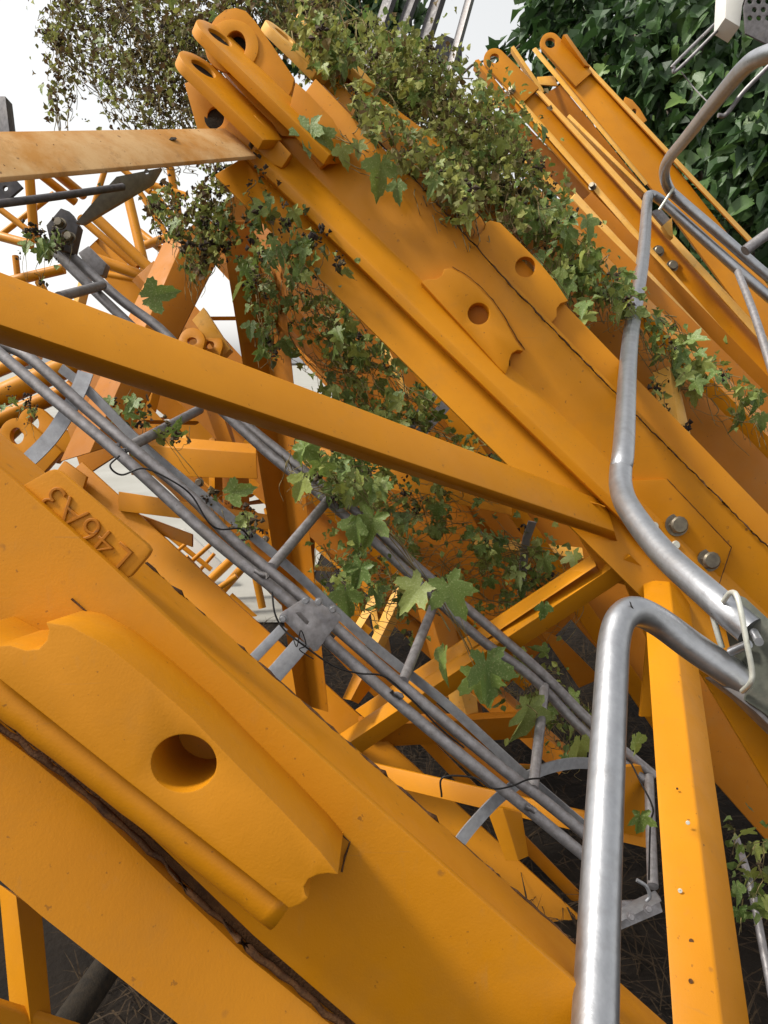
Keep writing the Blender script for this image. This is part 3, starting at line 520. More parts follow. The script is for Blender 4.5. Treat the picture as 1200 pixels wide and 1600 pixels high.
# ------------------------------------------------------------------ handrails
ha = thing('handrail', 'long bent galvanised handrail pipe running from the far right down to the clamp', 'handrail', W(1150, 1000, 1.0))
tube('pipe', ha, GALV, [(1330, 575, 3.0), (1200, 463, 3.0), (1120, 392, 3.05), (1048, 327, 3.1), (1030, 311, 3.1), (1016, 305, 3.08), (1011, 318, 3.0), (1005, 400, 2.45), (985, 530, 1.88), (975, 690, 1.42), (970, 735, 1.36), (971, 765, 1.31), (985, 798, 1.24), (1035, 863, 1.12), (1120, 940, .99), (1172, 985, .95)], .021, 24, 10)
hb = thing('handrail', 'thick near galvanised handrail pipe rising from the bottom edge and bending into the clamp', 'handrail', W(930, 1700, .62))
tube('pipe', hb, GALV, [(922, 1800, .56), (930, 1600, .64), (938, 1400, .73), (948, 1200, .83), (956, 1050, .92), (960, 1000, .955), (970, 968, .975), (992, 955, .99), (1030, 972, 1.0), (1085, 1012, .99), (1165, 1066, .965), (1180, 1077, .96)], .021, 24, 10)
for x, y, d in ((986, 946, .965), (945, 1120, .86)): seam('scratch', hb, [(x-2, y-6, d), (x+3, y+6, d)], .0012, mat=BLACK)
hc = thing('pipe_clamp', 'olive grey pipe clamp with pale U-bolt joining the two handrail pipes at right edge', 'clamp', W(1180, 1080, .95))
PC = plane_d([(1150, 940, .995), (1230, 1000, .95), (1180, 1100, .965)])
cpl = plate('clamp_plate', hc, GOLIVE, [(1150, 928), (1166, 934), (1270, 1030), (1270, 1190), (1196, 1116), (1166, 1096), (1178, 1066), (1174, 1030)], PC, .045, (), .035, .003)
plate('clamp_foot', hc, DSTEEL, [(1134, 1076), (1158, 1070), (1200, 1098), (1260, 1160), (1260, 1190), (1180, 1112)], PC, .05, (), .028)
tube('u_bolt', hc, ZINC, [(1130, 940, .96), (1142, 926, .94), (1153, 936, .915), (1166, 1000, .905), (1175, 1048, .905), (1172, 1068, .91), (1160, 1080, .94)], .0036, 10)
tube('u_bolt', hc, ZINC, [(1113, 958, .99), (1120, 985, .99), (1128, 1012, .99)], .0042, 10)
tube('stud', hc, GALV, [(1142, 1018, .96), (1170, 1006, .93)], .006, 12)
sub(tube('stud', hc, GALV, [(1178, 988, .93), (1186, 1003, .885)], .0055, 12), cpl)
hd = thing('handrail', 'upper bent pipe at the right edge in front of the dark tree', 'handrail', W(1150, 450, 3.0))
tube('pipe', hd, GALV, [(1330, 540, 2.98), (1200, 432, 3.0), (1120, 362, 3.02), (1062, 312, 3.05), (1046, 296, 3.03), (1038, 272, 2.95), (1044, 250, 2.8), (1070, 218, 2.5), (1125, 150, 2.0), (1165, 104, 1.75), (1195, 86, 1.65), (1250, 72, 1.55)], .021, 20, 10)
tube('rod', hd, GDUL, [(1122, 180, 1.98), (1135, 178, 1.98), (1165, 140, 1.95), (1230, 75, 1.9)], .006, 10)
he = thing('rail_clip', 'small yellow clip bolted under the far handrail joint', 'clip', W(1040, 380, 3.1))
plate('clip_plate', he, GDUL, [(1018, 330), (1032, 325), (1052, 348), (1042, 358)], plane_d([(1010, 340, 3.08), (1050, 340, 3.08), (1040, 380, 3.1)]), .02)
plate('clip_tab', he, YFADE_LIT, [(1036, 352), (1050, 340), (1052, 372), (1044, 366)], plane_d([(1010, 340, 3.08), (1050, 340, 3.08), (1040, 380, 3.1)]), .03, (), .01)
tube('pin', he, ZINC, [(1030, 328, 3.0), (1053, 293, 2.98)], .006, 8)
tag(tube('rail_post', None, GDUL, [(1153, 425, 2.6), (1178, 490, 2.4), (1204, 572, 2.2), (1260, 760, 1.9)], .0125, 14), 'slim galvanised post below the far rails at right edge', 'post')
tag(tube('pipe_stub', None, GDUL, [(1164, 392, 2.7), (1182, 378, 2.7), (1230, 345, 2.7)], .02, 14), 'short grey pipe stub sticking in from right edge above the slim post', 'pipe')
tag(tube('bent_rod', None, GDUL, [(1133, 22, 2.4), (1056, 98, 2.4), (1053, 105, 2.4), (1060, 108, 2.4), (1136, 32, 2.35), (1170, -5, 2.3)], .0055, 10, 5), 'thin bent U-shaped rod hanging from the grey box, top right', 'rod')
wire('thin wire running from the bent rod to the upper pipe', [(1064, 112, 2.4), (1085, 138, 2.4), (1112, 166, 2.1)], .002, GDUL)
gb = thing('metal_box', 'pale grey metal box with dark perforated plate in the top right corner', 'box', W(1200, 60, 2.3))
plate('shell', gb, PALE, [(1136, -30), (1172, -30), (1160, 8), (1156, 42), (1133, 28)], plane_d([(1130, 0, 2.3), (1170, 0, 2.3), (1150, 50, 2.3)]), .08)
plate('perforated_plate', gb, DSTEEL, [(1175, -30), (1260, -30), (1260, 90), (1205, 72), (1165, 52), (1162, 10)], plane_d([(1130, 0, 2.28), (1270, 0, 2.2), (1150, 50, 2.28)]), .006,
      [circ(1172+14*i+7*(j % 2), 2+13*j, 4.2, 8) for j in range(3) for i in range(3)])
tag(tube('loose_pipe', None, GDUL, [(1150, 1310, 2.2), (1172, 1380, 2.05), (1196, 1500, 1.9), (1215, 1600, 1.8)], .011, 12), 'slim grey pipe on the dark ground at the lower right edge', 'pipe')
# loose scrap under the foreground panel
for i, (a, b_, rr) in enumerate((((80, 1640, 1.25), (175, 1500, 1.45), .03),)):
    tag(tube('scrap_pipe', None, BLACK, [a, Wt(a).lerp(Wt(b_), .5), b_], rr, 12), 'dark pipe on the ground under the foreground panel, bottom left', 'pipe')
# ------------------------------------------------------------------ round-tube lattice at the back left
def lattice(label, segs, d, loc, scale=1.0, mat=YCLEAN):
    t = thing('lattice_section', label, 'lattice', loc)
    for (x0, y0, x1, y1, wpx, dd0, dd1) in segs:
        d0, d1 = d+dd0, d+dd1; tube('tube', t, mat, [(x0, y0, d0), (x1, y1, d1)], wpx/F*(d0+d1)/4, 12)
    return t
l1 = lattice('bright orange round-tube lattice section against the white sky, upper left', [
    (45, 262, 54, 380, 15, 0, .1), (-20, 312, 60, 372, 10, .3, .3), (-20, 364, 48, 382, 15, .1, 0), (0, 368, 85, 302, 9, .5, .5),
    (60, 270, 118, 316, 13, .2, .4), (85, 268, 130, 305, 15, 0, .3), (125, 340, 215, 418, 12, .2, .2), (142, 333, 236, 422, 17, 0, 0),
    (196, 290, 228, 425, 15, .3, .2), (150, 405, 225, 432, 18, .1, .1), (147, 320, 164, 265, 9, .6, .6), (140, 425, 230, 440, 12, .5, .5),
    (-20, 448, 100, 420, 16, .2, .2), (30, 455, 24, 400, 10, .5, .5), (60, 440, 78, 470, 12, .2, .2)], 4.2, W(120, 900, 4.4))
l2 = lattice('orange round-tube lattice section half covered by hanging dry vine, left of the central chord', [
    (220, 284, 292, 307, 12, 0, 0), (212, 290, 264, 372, 9, .3, .3), (266, 262, 285, 372, 12, 0, .1), (225, 384, 285, 362, 13, .2, 0),
    (240, 300, 300, 380, 10, .4, .4), (215, 360, 290, 420, 12, .3, .1), (180, 255, 235, 300, 9, .6, .6), (230, 420, 330, 400, 16, .4, .4)], 4.8, W(260, 900, 5))
l3 = lattice('thick round orange tubes lying behind the ladder at left edge', [
    (-30, 632, 120, 566, 36, 0, .1), (-30, 668, 130, 600, 26, .2, .3), (-30, 590, 60, 552, 22, .5, .5), (-20, 705, 50, 640, 30, .3, .3), (-30, 560, 90, 520, 16, 1.2, 1.2)], 3.1, W(40, 1000, 3.3))
PL = plane_d([(0, 650, 2.95), (60, 700, 2.95), (50, 640, 3.0)])
plate('eye_plate', l3, YEL, eye_px(26, 680, 27, (.75, .66), 70, 27), PL, .03, [circ(26, 681, 11, 20, 13)], 0)
plate('eye_plate', l3, YEL, eye_px(52, 660, 24, (.75, .66), 70, 24), PL, .03, [circ(52, 662, 9, 20, 12)], -.06)
prof('stub', l3, YOLD_SHADE, [(95, 640, 2.85), (165, 600, 2.9)], [(130, 745, 2.8), (215, 690, 2.85)], .02)
prof('stub', l3, YEL, [(100, 720, 2.6), (135, 745, 2.58)], [(70, 760, 2.6), (118, 800, 2.58)], .02)
l4 = thing('pin_bracket', 'orange twin-eyed pin bracket seen above the diagonal brace', 'bracket', W(310, 600, 3.0))
PL2 = plane_d([(290, 520, 2.95), (340, 560, 2.9), (330, 520, 2.95)])
plate('eye_plate', l4, YEL, eye_px(300, 532, 20, (-.3, .95), 60, 20), PL2, .03, [circ(300, 533, 8, 18, 6)], 0)
plate('eye_plate', l4, YEL, eye_px(328, 538, 20, (-.3, .95), 60, 20), PL2, .03, [circ(328, 539, 7, 18, 6)], -.05)
prof('arm', l4, YFADE_LIT, [(300, 500, 3.0), (318, 480, 3.0)], [(345, 560, 3.0), (360, 545, 3.0)], .06)
l5 = lattice('small distant yellow tube frames seen through the ladder', [
    (240, 850, 300, 900, 8, 0, 0), (262, 835, 330, 890, 8, .3, .3), (290, 870, 345, 930, 9, 0, .2), (330, 905, 372, 865, 14, .5, .5), (345, 925, 385, 880, 14, .2, .2),
    (255, 880, 290, 850, 6, .2, .2), (300, 905, 335, 865, 6, .4, .4), (395, 880, 410, 950, 12, 0, 0), (360, 930, 420, 985, 10, .2, .2), (268, 905, 330, 850, 7, .1, .1), (310, 940, 370, 900, 9, 0, 0)], 4.9, W(320, 1000, 5.0), mat=YCLEAN)
for i, (a, lab) in enumerate((([(265, 838), (285, 825), (345, 880), (322, 905)], 'pale flat sheet standing beyond the ladder, lower of two'), ([(285, 735), (345, 735), (370, 775), (310, 790)], 'pale ribbed sheet standing beyond the ladder, upper of two'))):
    tag(plate('pale_sheet', None, PALE, a, plane_d([(200, 800, 5.7), (400, 800, 5.7), (300, 900, 5.7)]), .06), lab, 'sheet')
gp = thing('post_frame', 'leaning dark grey steel posts with cross plate above the vines, top centre', 'frame', W(680, 1000, 4.6))
for (x0, y0, x1, y1, wd) in ((716, -60, 668, 90, 24), (758, -60, 712, 105, 15), (678, -60, 625, 80, 20), (640, -60, 600, 60, 22)):
    prof('post', gp, DSTEEL if wd != 15 else GDUL, [(x0-wd, y0, 4.64), (x0-wd*.35, y0, 4.58), (x0, y0, 4.66)], [(x1-wd, y1, 4.64), (x1-wd*.35, y1, 4.58), (x1, y1, 4.66)], closed=True, x1=2.2)
prof('cross_plate', gp, DSTEEL, [(690, 52, 4.7), (722, 66, 4.7)], [(672, 90, 4.7), (722, 96, 4.7)], .06)
tag(prof('corner_post', None, DSTEEL, [(-12, 150, 2.6), (8, 150, 2.55)], [(-5, 225, 2.6), (17, 225, 2.55)], .05, x1=.25), 'dark brown post standing at the left edge behind the bleached beam', 'post')
# ------------------------------------------------------------------ vegetation
def hop_outline(rnd, lobes=5, deep=.55, ser=.05, n=46):
    """outline of a lobed leaf, base at the origin, tip along +x, unit length"""
    spec = {5: [(-122, .56), (-60, .80), (0, 1.0), (60, .80), (122, .56)], 3: [(-64, .76), (0, 1.0), (64, .76)], 1: [(0, 1.0)]}[lobes]
    wd = {5: 38, 3: 46, 1: 95}[lobes]; pts = []; sk = rnd.uniform(-6, 6)
    for i in range(n+1):
        a = -168+336*i/n; r = .34 if lobes > 1 else .2
        for la, lr in spec:
            k = max(0, 1-(abs(a-la-sk*(la != 0))/wd)**1.25); r = max(r, lr*(.42*(1.5-deep)+(1-.42*(1.5-deep))*k) if k > 0 else 0)
        if abs(a) > 150: r *= .8
        r *= 1+ser*(1 if i % 2 else -1)+rnd.uniform(-.035, .035)
        pts.append((.30+r*.70*math.cos(math.radians(a)), r*.70*math.sin(math.radians(a))*(.95 if lobes > 1 else .62)))
    return pts
def leaf_pts(rnd, lobes, curl, deep=.55, ser=.05, n=46):
    o = hop_outline(rnd, lobes, deep, ser, n); b1, b2 = rnd.uniform(.35, 1.1)*curl, rnd.uniform(-.2, .9)*curl; tw = rnd.uniform(-.5, .5)*curl
    def z(x, y):
        a = math.degrees(math.atan2(y, x-.30)) if (x-.30 or y) else 0
        fold = abs(math.sin(math.radians(a*180/62/2)))*math.hypot(x-.3, y)
        return -b1*max(0, x-.1)**2*.75 + .30*curl*abs(y) - b2*y*y*.8 + .20*curl*fold + tw*x*y
    return [Vector((.30, 0, z(.30, 0)))]+[Vector((x, y, z(x, y))) for x, y in o]
def leaf_mesh(name, rnd, lobes, curl, mat, **k):
    P = leaf_pts(rnd, lobes, curl, **k); n = len(P)-1
    me = bpy.data.meshes.new(name); me.from_pydata([tuple(p) for p in P], [], [(0, i, i+1) for i in range(1, n)]); me.materials.append(mat)
    me.shade_smooth(); return me
HOP = [leaf_mesh('hop_leaf', R, l, c, L_HOP, deep=.75) for l, c in ((5, .8), (5, 1.2), (3, .8), (3, 1.3), (5, 1.6), (5, .6))]
TREEL = [leaf_mesh('tree_leaf', R, l, c, L_TREE, deep=dp, ser=.02) for l, c, dp in ((3, .6, .7), (3, 1.0, .8), (1, .6, .3), (1, 1.0, .3), (1, 1.4, .3))]
def basis(tip, nrm):
    x = tip.normalized(); z = (nrm-x*nrm.dot(x)); z = z.normalized() if z.length > 1e-4 else x.orthogonal().normalized(); y = z.cross(x)
    return Matrix((x, y, z)).transposed()
def rv(s=1.0): return Vector((R.gauss(0, s), R.gauss(0, s), R.gauss(0, s)))
def put_leaf(me, par, p, size, tip, nrm, name='leaf'):
    o = bpy.data.objects.new(name, me); o.matrix_world = Matrix.Translation(p-origin(par)) @ (basis(tip, nrm).to_4x4()) @ Matrix.Scale(size, 4); link(o, par); return o
class Mass:                                               # many small leaves or bits joined into one part
    def __init__(s): s.v = []; s.f = []; s.t = []
    def leaf(s, p, size, tip, nrm, tint, lobes=1, crumple=.5, wr=(.28, .5)):
        b = basis(tip, nrm); k = len(s.v); wd = R.uniform(*wr); c = crumple
        pts = [(0, 0, 0), (.3, wd, c*R.uniform(-.1, .5)), (.65, wd*.8, c*R.uniform(-.3, .4)), (1, 0, -c*R.uniform(0, .7)), (.65, -wd*.8, c*R.uniform(-.3, .4)), (.3, -wd, c*R.uniform(-.1, .5)), (.5, 0, -c*.15)]
        if lobes > 1:
            pts = [(0, 0, 0), (.15, .55, c*.2), (.45, .28, 0), (.62, .42, c*.1), (.68, .18, 0), (1, 0, -c*.4), (.68, -.18, 0), (.62, -.42, c*.1), (.45, -.28, 0), (.15, -.55, c*.2), (.4, 0, -c*.1)]
        for q in pts: s.v.append(p+b @ (Vector(q)*size))
        n = len(pts)-1
        for i in range(n): s.f.append((k+n, k+i, k+(i+1) % n))
        s.t += [min(1, max(0, tint+R.uniform(-.05, .05)))]*len(pts)
    def blob(s, p, r, tint):                              # a small knobbly dried flower head
        k = len(s.v)
        for i in range(6):
            d = [(1, 0, 0), (-1, 0, 0), (0, 1, 0), (0, -1, 0), (0, 0, 1), (0, 0, -1)][i]; s.v.append(p+Vector(d)*r*R.uniform(.5, 1.4)+rv(r*.25))
        for a in ((0, 2, 4), (2, 1, 4), (1, 3, 4), (3, 0, 4), (2, 0, 5), (1, 2, 5), (3, 1, 5), (0, 3, 5)): s.f.append(tuple(k+j for j in a))
        s.t += [min(1, max(0, tint+R.uniform(-.2, .2)))]*6
    def cluster(s, p, r, tint, n=7):
        for _ in range(n): s.blob(p+rv(r*.45), r*R.uniform(.18, .42), tint)
    def build(s, name, mat, par, kind='stuff'):
        lo = Vector((sum(q.x for q in s.v), sum(q.y for q in s.v), sum(q.z for q in s.v)))/len(s.v)
        me = bpy.data.meshes.new(name); me.from_pydata([tuple(q-lo) for q in s.v], [], s.f); me.materials.append(mat)
        at = me.attributes.new('tint', 'FLOAT', 'POINT'); at.data.foreach_set('value', s.t)
        o = bpy.data.objects.new(name, me); o.location = lo-origin(par); link(o, par)
        if kind: o['kind'] = kind
        return o
def along(path, t):
    n = len(path)-1; x = min(n-1e-6, max(0, t*n)); i = int(x); f = x-i
    return [path[i][k]+(path[i+1][k]-path[i][k])*f for k in range(4)]
CL = {}
def sample(path, spread=1, dspread=.10, flat=False):
    k = id(path)
    if k not in CL:                                       # leaves gather in clumps with gaps between, some clumps hang out
        CL[k] = []
        for _ in range(max(5, len(path)*14)):
            px, py, d, rad = along(path, R.random()); a = R.uniform(0, 6.283); r = rad*(R.random()**.5)*R.choice((.8, 1, 1, 1.25))
            CL[k].append((px+r*math.cos(a), py+r*math.sin(a), d+R.gauss(0, dspread), rad*R.uniform(.15, .5), R.uniform(.3, 1), R.uniform(.8, 2.2)))
    px, py, d, rad, _, st = R.choices(CL[k], [c[4]*c[3] for c in CL[k]])[0]
    return W(px+R.gauss(0, rad*.6)*spread, py+R.gauss(0, rad*.6*st)*spread, d+R.gauss(0, dspread*.5))
DOWN = Vector((0, 0, -1))
def strands(par, path, n, r, mat=STEM, steps=7, hang=.0, dsp=.08, seglen=.35):
    bm = bmesh.new()
    for _ in range(n):
        t0 = R.random(); ln = R.uniform(.4, 1)*seglen*R.choice((-1, 1)); P = []; off = R.uniform(0, 6.28); rr = R.random()**.6
        for k in range(steps):
            px, py, d, rad = along(path, min(1, max(0, t0+ln*k/steps))); off += R.gauss(0, .35)
            P.append(W(px+rad*rr*math.cos(off), py+rad*rr*math.sin(off), d+R.gauss(0, dsp*.5))+DOWN*hang*k/steps)
        add_tube(bm, catmull(P, 3), r*R.uniform(.6, 1.3), 5, r*.5, False)
    return fin('stem', bm, mat, par, True, normals=False)
def vine(label, paths, nbig, nsmall, nfl, base, big=(.05, .09), small=(.018, .035), mat=L_MIX, tints=(.2, 1.0), stems=14, dsp=.10, tr=.0016, hang=.1, front=0, cat='vine'):
    t = thing('climbing_vine', label, cat, base)
    for p, wgt in paths: strands(t, p, max(2, int(stems*wgt)), tr, hang=hang, dsp=dsp)
    wts = [wg for _, wg in paths]; ps = [p for p, _ in paths]
    for _ in range(nbig):
        p = sample(R.choices(ps, wts)[0], 1, dsp)+TOCAM*R.uniform(0, front)
        put_leaf(R.choice(HOP), t, p, R.uniform(*big), DOWN*1.0+rv(.55)+TOCAM*.2, TOCAM*.8+Vector((-.1, 0, .8))+rv(.45))
    m = Mass(); fl = Mass()
    for _ in range(nsmall):
        p = sample(R.choices(ps, wts)[0], 1.05, dsp*1.2)
        m.leaf(p, R.uniform(*small), DOWN*.6+rv(.7), TOCAM*.4+Vector((0, 0, .5))+rv(.7), R.uniform(*tints), R.choice((1, 1, 2)), R.uniform(.3, 1.2))
    for _ in range(nfl):
        p = sample(R.choices(ps, wts)[0], 1.05, dsp*1.2); fl.cluster(p, R.uniform(.008, .02), R.uniform(0, .8), R.randint(4, 9))
    if nsmall: m.build('small_leaves', mat, t)
    if nfl: fl.build('dried_flowers', L_FLOW, t)
    return t
# (px, py, depth, radius px) spines
top = [(540, 30, 2.25, 50), (610, 110, 2.15, 70), (690, 190, 2.1, 85), (760, 270, 2.05, 70), (830, 330, 2.0, 45)]
vine('dense dried olive vine heaped on top of the central chord', [(top, 1), ([(545, 140, 1.70, 22), (620, 215, 1.70, 26), (690, 285, 1.70, 30), (745, 330, 1.70, 22)], .25), ([(470, 40, 1.9, 30), (540, 90, 1.85, 40)], .2), ([(600, 120, 2.4, 60), (720, 180, 2.5, 60), (790, 250, 2.5, 40)], .5)], 200, 7500, 160, W(700, 400, 2.2), (.03, .06), (.010, .026), L_DRY, (.2, 1), 170, .10)
vine('green leafy vine trailing down behind the handrail between the chords', [([(800, 310, 1.98, 40), (880, 380, 1.95, 45), (940, 450, 1.92, 45)], 1), ([(930, 440, 1.93, 30), (1000, 480, 1.97, 35), (1060, 545, 1.98, 38), (1130, 605, 2.0, 32), (1195, 650, 2.0, 28)], .9)], 95, 420, 30, W(1000, 600, 2.1), (.04, .08), (.012, .03), L_MIX, (.3, 1), 80, .05, .0013)
vine('small vine dangling under the far bolted panel, right of the handrail pipe', [([(1020, 600, 1.95, 18), (1050, 660, 1.93, 20), (1075, 720, 1.92, 14)], 1)], 7, 30, 14, W(1050, 740, 1.95), (.03, .05), (.012, .025), L_MIX, (.1, .8), 6, .02, .001)
vine('tangled brown-olive vine hanging in the upper left against white sky', [([(130, -20, 2.9, 70), (190, 40, 2.8, 100), (230, 110, 2.7, 85), (285, 200, 2.6, 50)], 1), ([(80, 20, 2.9, 30), (95, 90, 2.8, 30), (95, 175, 2.7, 14)], .16), ([(260, 60, 2.7, 60), (350, 60, 2.7, 60)], .3), ([(330, -10, 2.6, 60), (420, 10, 2.6, 50), (520, 10, 2.5, 60)], .5)], 40, 4600, 260, W(200, 300, 2.7), (.03, .06), (.011, .028), L_DRY, (.0, .75), 260, .14, .0020)
vine('dry vine clump hanging below the end of the bleached beam', [([(340, 255, 1.85, 28), (325, 320, 1.85, 38), (318, 380, 1.85, 30), (300, 410, 1.85, 18)], 1), ([(240, 310, 1.9, 25), (280, 350, 1.9, 30)], .3)], 26, 900, 90, W(320, 420, 1.85), (.03, .05), (.009, .022), L_DRY, (.05, 1), 60, .07, .0011)
vine('thin vine with dark seed heads creeping over the face of the central chord', [([(390, 270, 1.66, 30), (420, 340, 1.66, 45), (470, 380, 1.66, 50), (505, 410, 1.66, 40)], 1), ([(380, 330, 1.66, 15), (420, 560, 1.9, 25)], .3)], 26, 90, 26, W(460, 420, 1.68), (.03, .065), (.012, .025), L_MIX, (0, .9), 10, .012, .0011)
vine('dense green vine filling the triangle above the diagonal brace', [([(470, 420, 2.3, 55), (500, 500, 2.25, 65), (560, 570, 2.2, 65), (600, 620, 2.15, 55), (700, 700, 2.1, 40), (770, 720, 2.1, 28)], 1), ([(410, 400, 2.2, 30), (420, 520, 2.1, 25)], .2)], 150, 850, 24, W(560, 750, 2.3), (.035, .07), (.012, .03), L_MIX, (.25, 1), 170, .09, .0015)
vine('sprawling green vine climbing over the ladder in the lower centre', [([(460, 710, 1.82, 30), (530, 740, 1.85, 35), (600, 760, 2.0, 35), (700, 790, 2.2, 35)], .7), ([(520, 860, 1.95, 50), (600, 900, 2.1, 70), (700, 850, 2.2, 80), (800, 880, 2.2, 70), (870, 920, 2.2, 50)], 1), ([(760, 1000, 2.2, 40), (850, 1080, 2.2, 50), (910, 1150, 2.1, 40)], .35)], 150, 900, 60, W(700, 1100, 2.0), (.035, .08), (.012, .028), L_MIX, (.2, 1), 130, .08, .0013)
vine('few vine sprigs with dark seed heads along the ladder left of the posts', [([(45, 385, 1.85, 25), (90, 350, 1.85, 25), (60, 440, 1.8, 18)], 1), ([(200, 620, 1.75, 18), (220, 650, 1.75, 22), (310, 690, 1.75, 25)], .9), ([(330, 770, 1.7, 14), (400, 835, 1.68, 16)], .5), ([(10, 625, 2.5, 15), (60, 640, 2.5, 20)], .4)], 20, 50, 60, W(200, 800, 1.75), (.035, .06), (.014, .026), L_MIX, (0, .9), 10, .02, .001)
vine('dark leafy weed growing on the ground beside the lower right edge', [([(1150, 1290, 2.0, 40), (1190, 1340, 1.95, 50), (1180, 1420, 1.9, 30)], 1)], 16, 30, 2, W(1180, 1460, 2.0), (.05, .08), (.02, .035), L_MIX, (.1, .4), 8, .05)
vine('low fern-like weed in the shade behind the bolted gusset', [([(1120, 750, 2.3, 24), (1150, 790, 2.25, 28), (1190, 830, 2.2, 24)], 1)], 10, 420, 20, W(1150, 850, 2.3), (.02, .035), (.010, .02), L_MIX, (.1, .8), 14, .05)
dt = thing('dry_twig', 'fine dry weed twig lying along the shaded panel, bottom centre', 'twig', W(780, 1400, 1.6))
strands(dt, [(655, 1300, 1.70, 10), (720, 1350, 1.66, 16), (800, 1420, 1.62, 16), (880, 1470, 1.6, 14)], 22, .0011, BLACK, 7, .0, .01, .5)
m = Mass()
for _ in range(160): m.cluster(sample([(655, 1300, 1.70, 8), (720, 1350, 1.66, 12), (800, 1420, 1.62, 14), (880, 1470, 1.6, 12)], 1.1, .008), .004, .3, 3)
m.build('seed_heads', L_FLOW, dt)
# single big leaves that stand out, on their own vine
bl = thing('climbing_vine', 'vine carrying the largest speckled leaves, hanging in front of the ladder rungs', 'vine', W(700, 1150, 1.75))
strands(bl, [(560, 760, 1.75, 20), (640, 860, 1.78, 25), (700, 950, 1.78, 20), (750, 1050, 1.76, 15), (830, 1110, 1.78, 20)], 9, .0016, STEM, 7, .02, .03, .7)
for (x, y, d, sz, dx, dy, k) in ((590, 790, 1.74, .125, -.35, -1, 4), (560, 800, 1.73, .10, -.3, -1, 3), (690, 890, 1.72, .15, .35, -.8, 5), (670, 900, 1.74, .13, -.7, -.8, 0), (755, 1005, 1.70, .17, .15, -1, 0), (740, 1030, 1.72, .14, .3, -1, 5), (700, 1000, 1.76, .12, -.4, -1, 2), (825, 1080, 1.78, .15, .1, -1, 1), (905, 1140, 1.8, .12, .1, -1, 3),
                               (850, 935, 1.70, .06, 0, -1, 2), (540, 905, 1.7, .11, 0, -1, 3), (570, 870, 1.75, .10, -.4, -1, 1), (480, 735, 1.72, .09, -.4, -.8, 2), (215, 470, 1.75, .11, 1, .3, 2), (345, 775, 1.6, .085, .7, .2, 2), (990, 1140, 1.1, .05, .3, -1, 3), (1000, 1260, 1.5, .07, 0, -1, 4)):
    put_leaf(HOP[k], bl, W(x, y, d), sz*.9, CV(dx, dy, -.1), TOCAM+Vector((-.1, 0, .5))+rv(.38))
b2 = thing('climbing_vine', 'vine sprig with broad dark leaves draped on the eye end of the central chord', 'vine', W(500, 300, 1.66))
strands(b2, [(480, 190, 1.66, 10), (540, 230, 1.66, 16), (600, 270, 1.66, 14)], 6, .0012, STEM, 7, .02, .01, .8)
for (x, y, d, sz, dx, dy, k) in ((486, 178, 1.645, .095, -.1, -1, 0), (492, 195, 1.64, .08, .4, -.7, 2), (530, 220, 1.65, .06, .3, -1, 3), (598, 235, 1.65, .10, -.15, -1, 3), (620, 275, 1.65, .06, 0, -1, 2), (455, 320, 1.66, .05, .3, -.8, 1), (560, 215, 1.66, .05, 0, -1, 5)):
    put_leaf(HOP[k], b2, W(x, y, d), sz, CV(dx, dy, -.05), TOCAM+Vector((-.1, 0, .3))+rv(.12))
# branch of the upper-left tangle
tag(tube('bare_branch', None, BARK, [(170, -30, 2.9), (200, 30, 2.8), (245, 75, 2.75), (290, 120, 2.7), (300, 180, 2.65)], .012, 8, 8, .006), 'pale bare branch inside the upper left vine tangle', 'branch')
# broad-leaved trees behind on the right
def tree(label, base, trunk, blobs, nbig, nmass, size=(.12, .24), lean=.1):
    t = thing('broadleaf_tree', label, 'tree', base); bm = bmesh.new(); top_ = trunk[-1]
    add_tube(bm, catmull(trunk, 6), .06, 10, .03)
    for (c, r) in blobs: add_tube(bm, catmull([trunk[-2].lerp(trunk[-1], R.random()), trunk[-1].lerp(c, .5)+rv(.1), c], 5), .022, 6, .006)
    fin('trunk', bm, BARK, t, True)
    wts = [r**2 for _, r in blobs]; cand = []
    for _ in range(nbig*6):
        c, r = R.choices(blobs, wts)[0]; v = rv().normalized(); v.y = -abs(v.y)*.9-.1 if R.random() < .8 else v.y; cand.append(c+v*r*R.uniform(.75, 1.1))
    cand.sort(key=lambda q: q.y); 
    for p in R.sample(cand[:nbig*4], nbig):
        put_leaf(R.choice(TREEL), t, p, R.uniform(*size), DOWN*.7+rv(.5)+Vector((-.5, -.2, 0)), TOCAM*.6+Vector((0, 0, .8))+rv(.4))
    m = Mass()
    for _ in range(nmass):
        c, r = R.choices(blobs, wts)[0]; p = c+rv().normalized()*r*(R.random()**.45)
        m.leaf(p, R.uniform(*size)*.85, DOWN*.7+rv(.5)+Vector((-.4, -.2, 0)), TOCAM*.4+Vector((0, 0, .7))+rv(.5), R.random(), R.choice((1, 1, 1, 2)), .6, (.17, .30))
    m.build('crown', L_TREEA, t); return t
def blob_px(lst): return [(W(x, y, d), r) for x, y, d, r in lst]
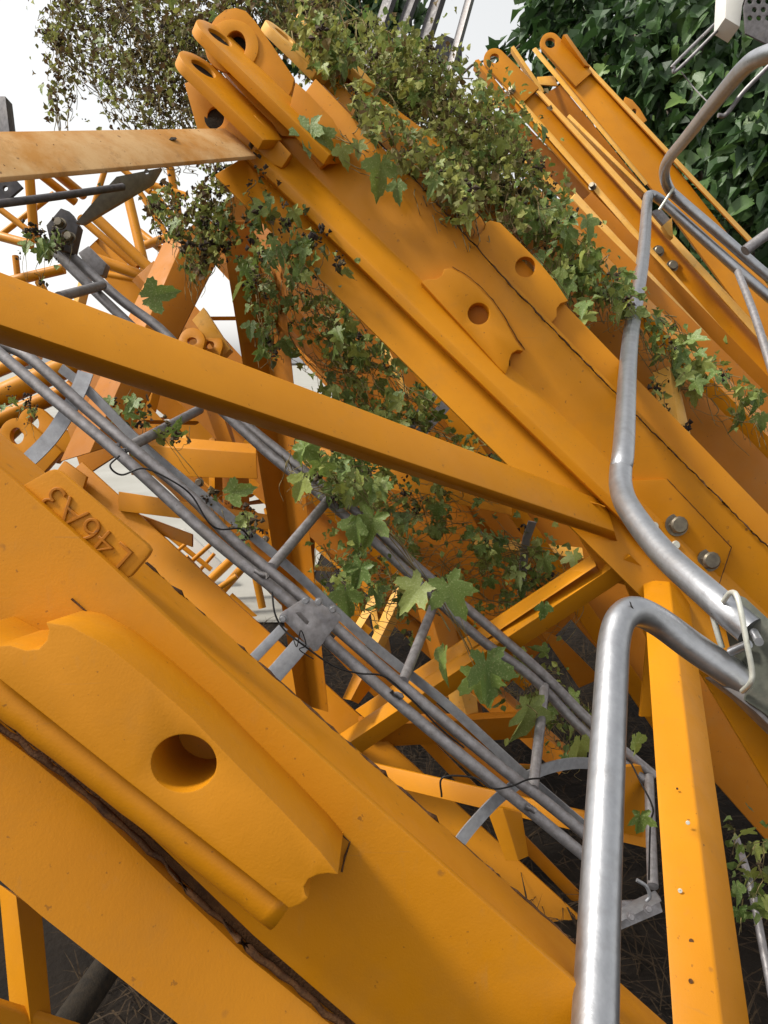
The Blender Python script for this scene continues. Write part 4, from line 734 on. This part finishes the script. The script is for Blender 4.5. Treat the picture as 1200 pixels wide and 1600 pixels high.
tree('broad-leaved tree with dark glossy foliage filling the top right corner', W(1150, 800, 5.2)*1.0, [Vector((2.6, 5.0, 0)), Vector((2.5, 5.0, 1.2)), Vector((2.4, 4.9, 2.2))],
     blob_px([(930, -40, 6.2, .6), (1040, 40, 6.2, .75), (1150, 120, 6.2, .8), (1250, 260, 6.0, .8), (1030, 180, 6.4, .7), (1150, 300, 6.2, .7), (1250, 60, 6.2, .8), (960, 60, 4.7, .26), (1020, 120, 4.5, .30), (1090, 40, 4.4, .32), (1110, 190, 4.3, .26), (1180, 130, 4.2, .30), (1170, 290, 4.1, .28), (1060, 250, 4.8, .22), (1200, 220, 4.0, .22), (900, -10, 5.0, .25)]), 290, 9000, (.10, .21))
tree('low dark broad-leaved thicket behind the far rails at right edge', Vector((3.0, 4.6, 0)), [Vector((3.0, 4.6, 0)), Vector((3.0, 4.6, .6)), Vector((3.0, 4.6, 1.2))],
     blob_px([(1200, 400, 4.6, .5), (1250, 560, 4.4, .6), (1150, 480, 4.9, .5), (1080, 560, 5.2, .6), (1200, 700, 4.4, .6), (1000, 620, 5.4, .6), (900, 680, 5.6, .6), (780, 720, 5.8, .55), (1060, 400, 5.2, .5), (980, 300, 5.4, .5), (1100, 330, 5.0, .45), (1000, 450, 5.4, .5), (900, 250, 5.6, .35)]), 90, 6000, (.10, .21))
tree('young pale green tree against white sky behind the vine-covered chord', Vector((.6, 7.5, 0)), [Vector((.6, 7.5, 0)), Vector((.6, 7.5, 1.8)), Vector((.3, 7.5, 3.6))],
     blob_px([(540, 0, 6.8, .55), (600, 30, 6.8, .5), (480, 20, 7.2, .5), (600, 120, 7.0, .5), (850, 30, 5.6, .22), (800, 78, 6.3, .16), (880, 90, 5.4, .25)]), 60, 1500, (.14, .26))
# dead straw on the ground
bm = bmesh.new()
for _ in range(9000):
    p = Vector((R.uniform(-.9, 2.6), R.uniform(1.0, 4.6), R.uniform(.003, .05))); a = R.uniform(0, 6.283); L = R.uniform(.05, .22); u = Vector((math.cos(a), math.sin(a), R.uniform(-.1, .5))); s_ = u.cross(Vector((0, 0, 1))).normalized()*R.uniform(.0012, .003)
    q_ = p+u*L*.5+Vector((0, 0, R.uniform(0, .02))); e = p+u*L
    v = [bm.verts.new(c) for c in (p-s_, p+s_, q_+s_, q_-s_, e)]
    bm.faces.new(v[:4]); bm.faces.new((v[3], v[2], v[4]))
o = fin('dead_straw', bm, STRAW, normals=False); o['kind'] = 'stuff'; o['label'] = 'brown dead straw and twigs littering the dark ground'; o['category'] = 'straw'
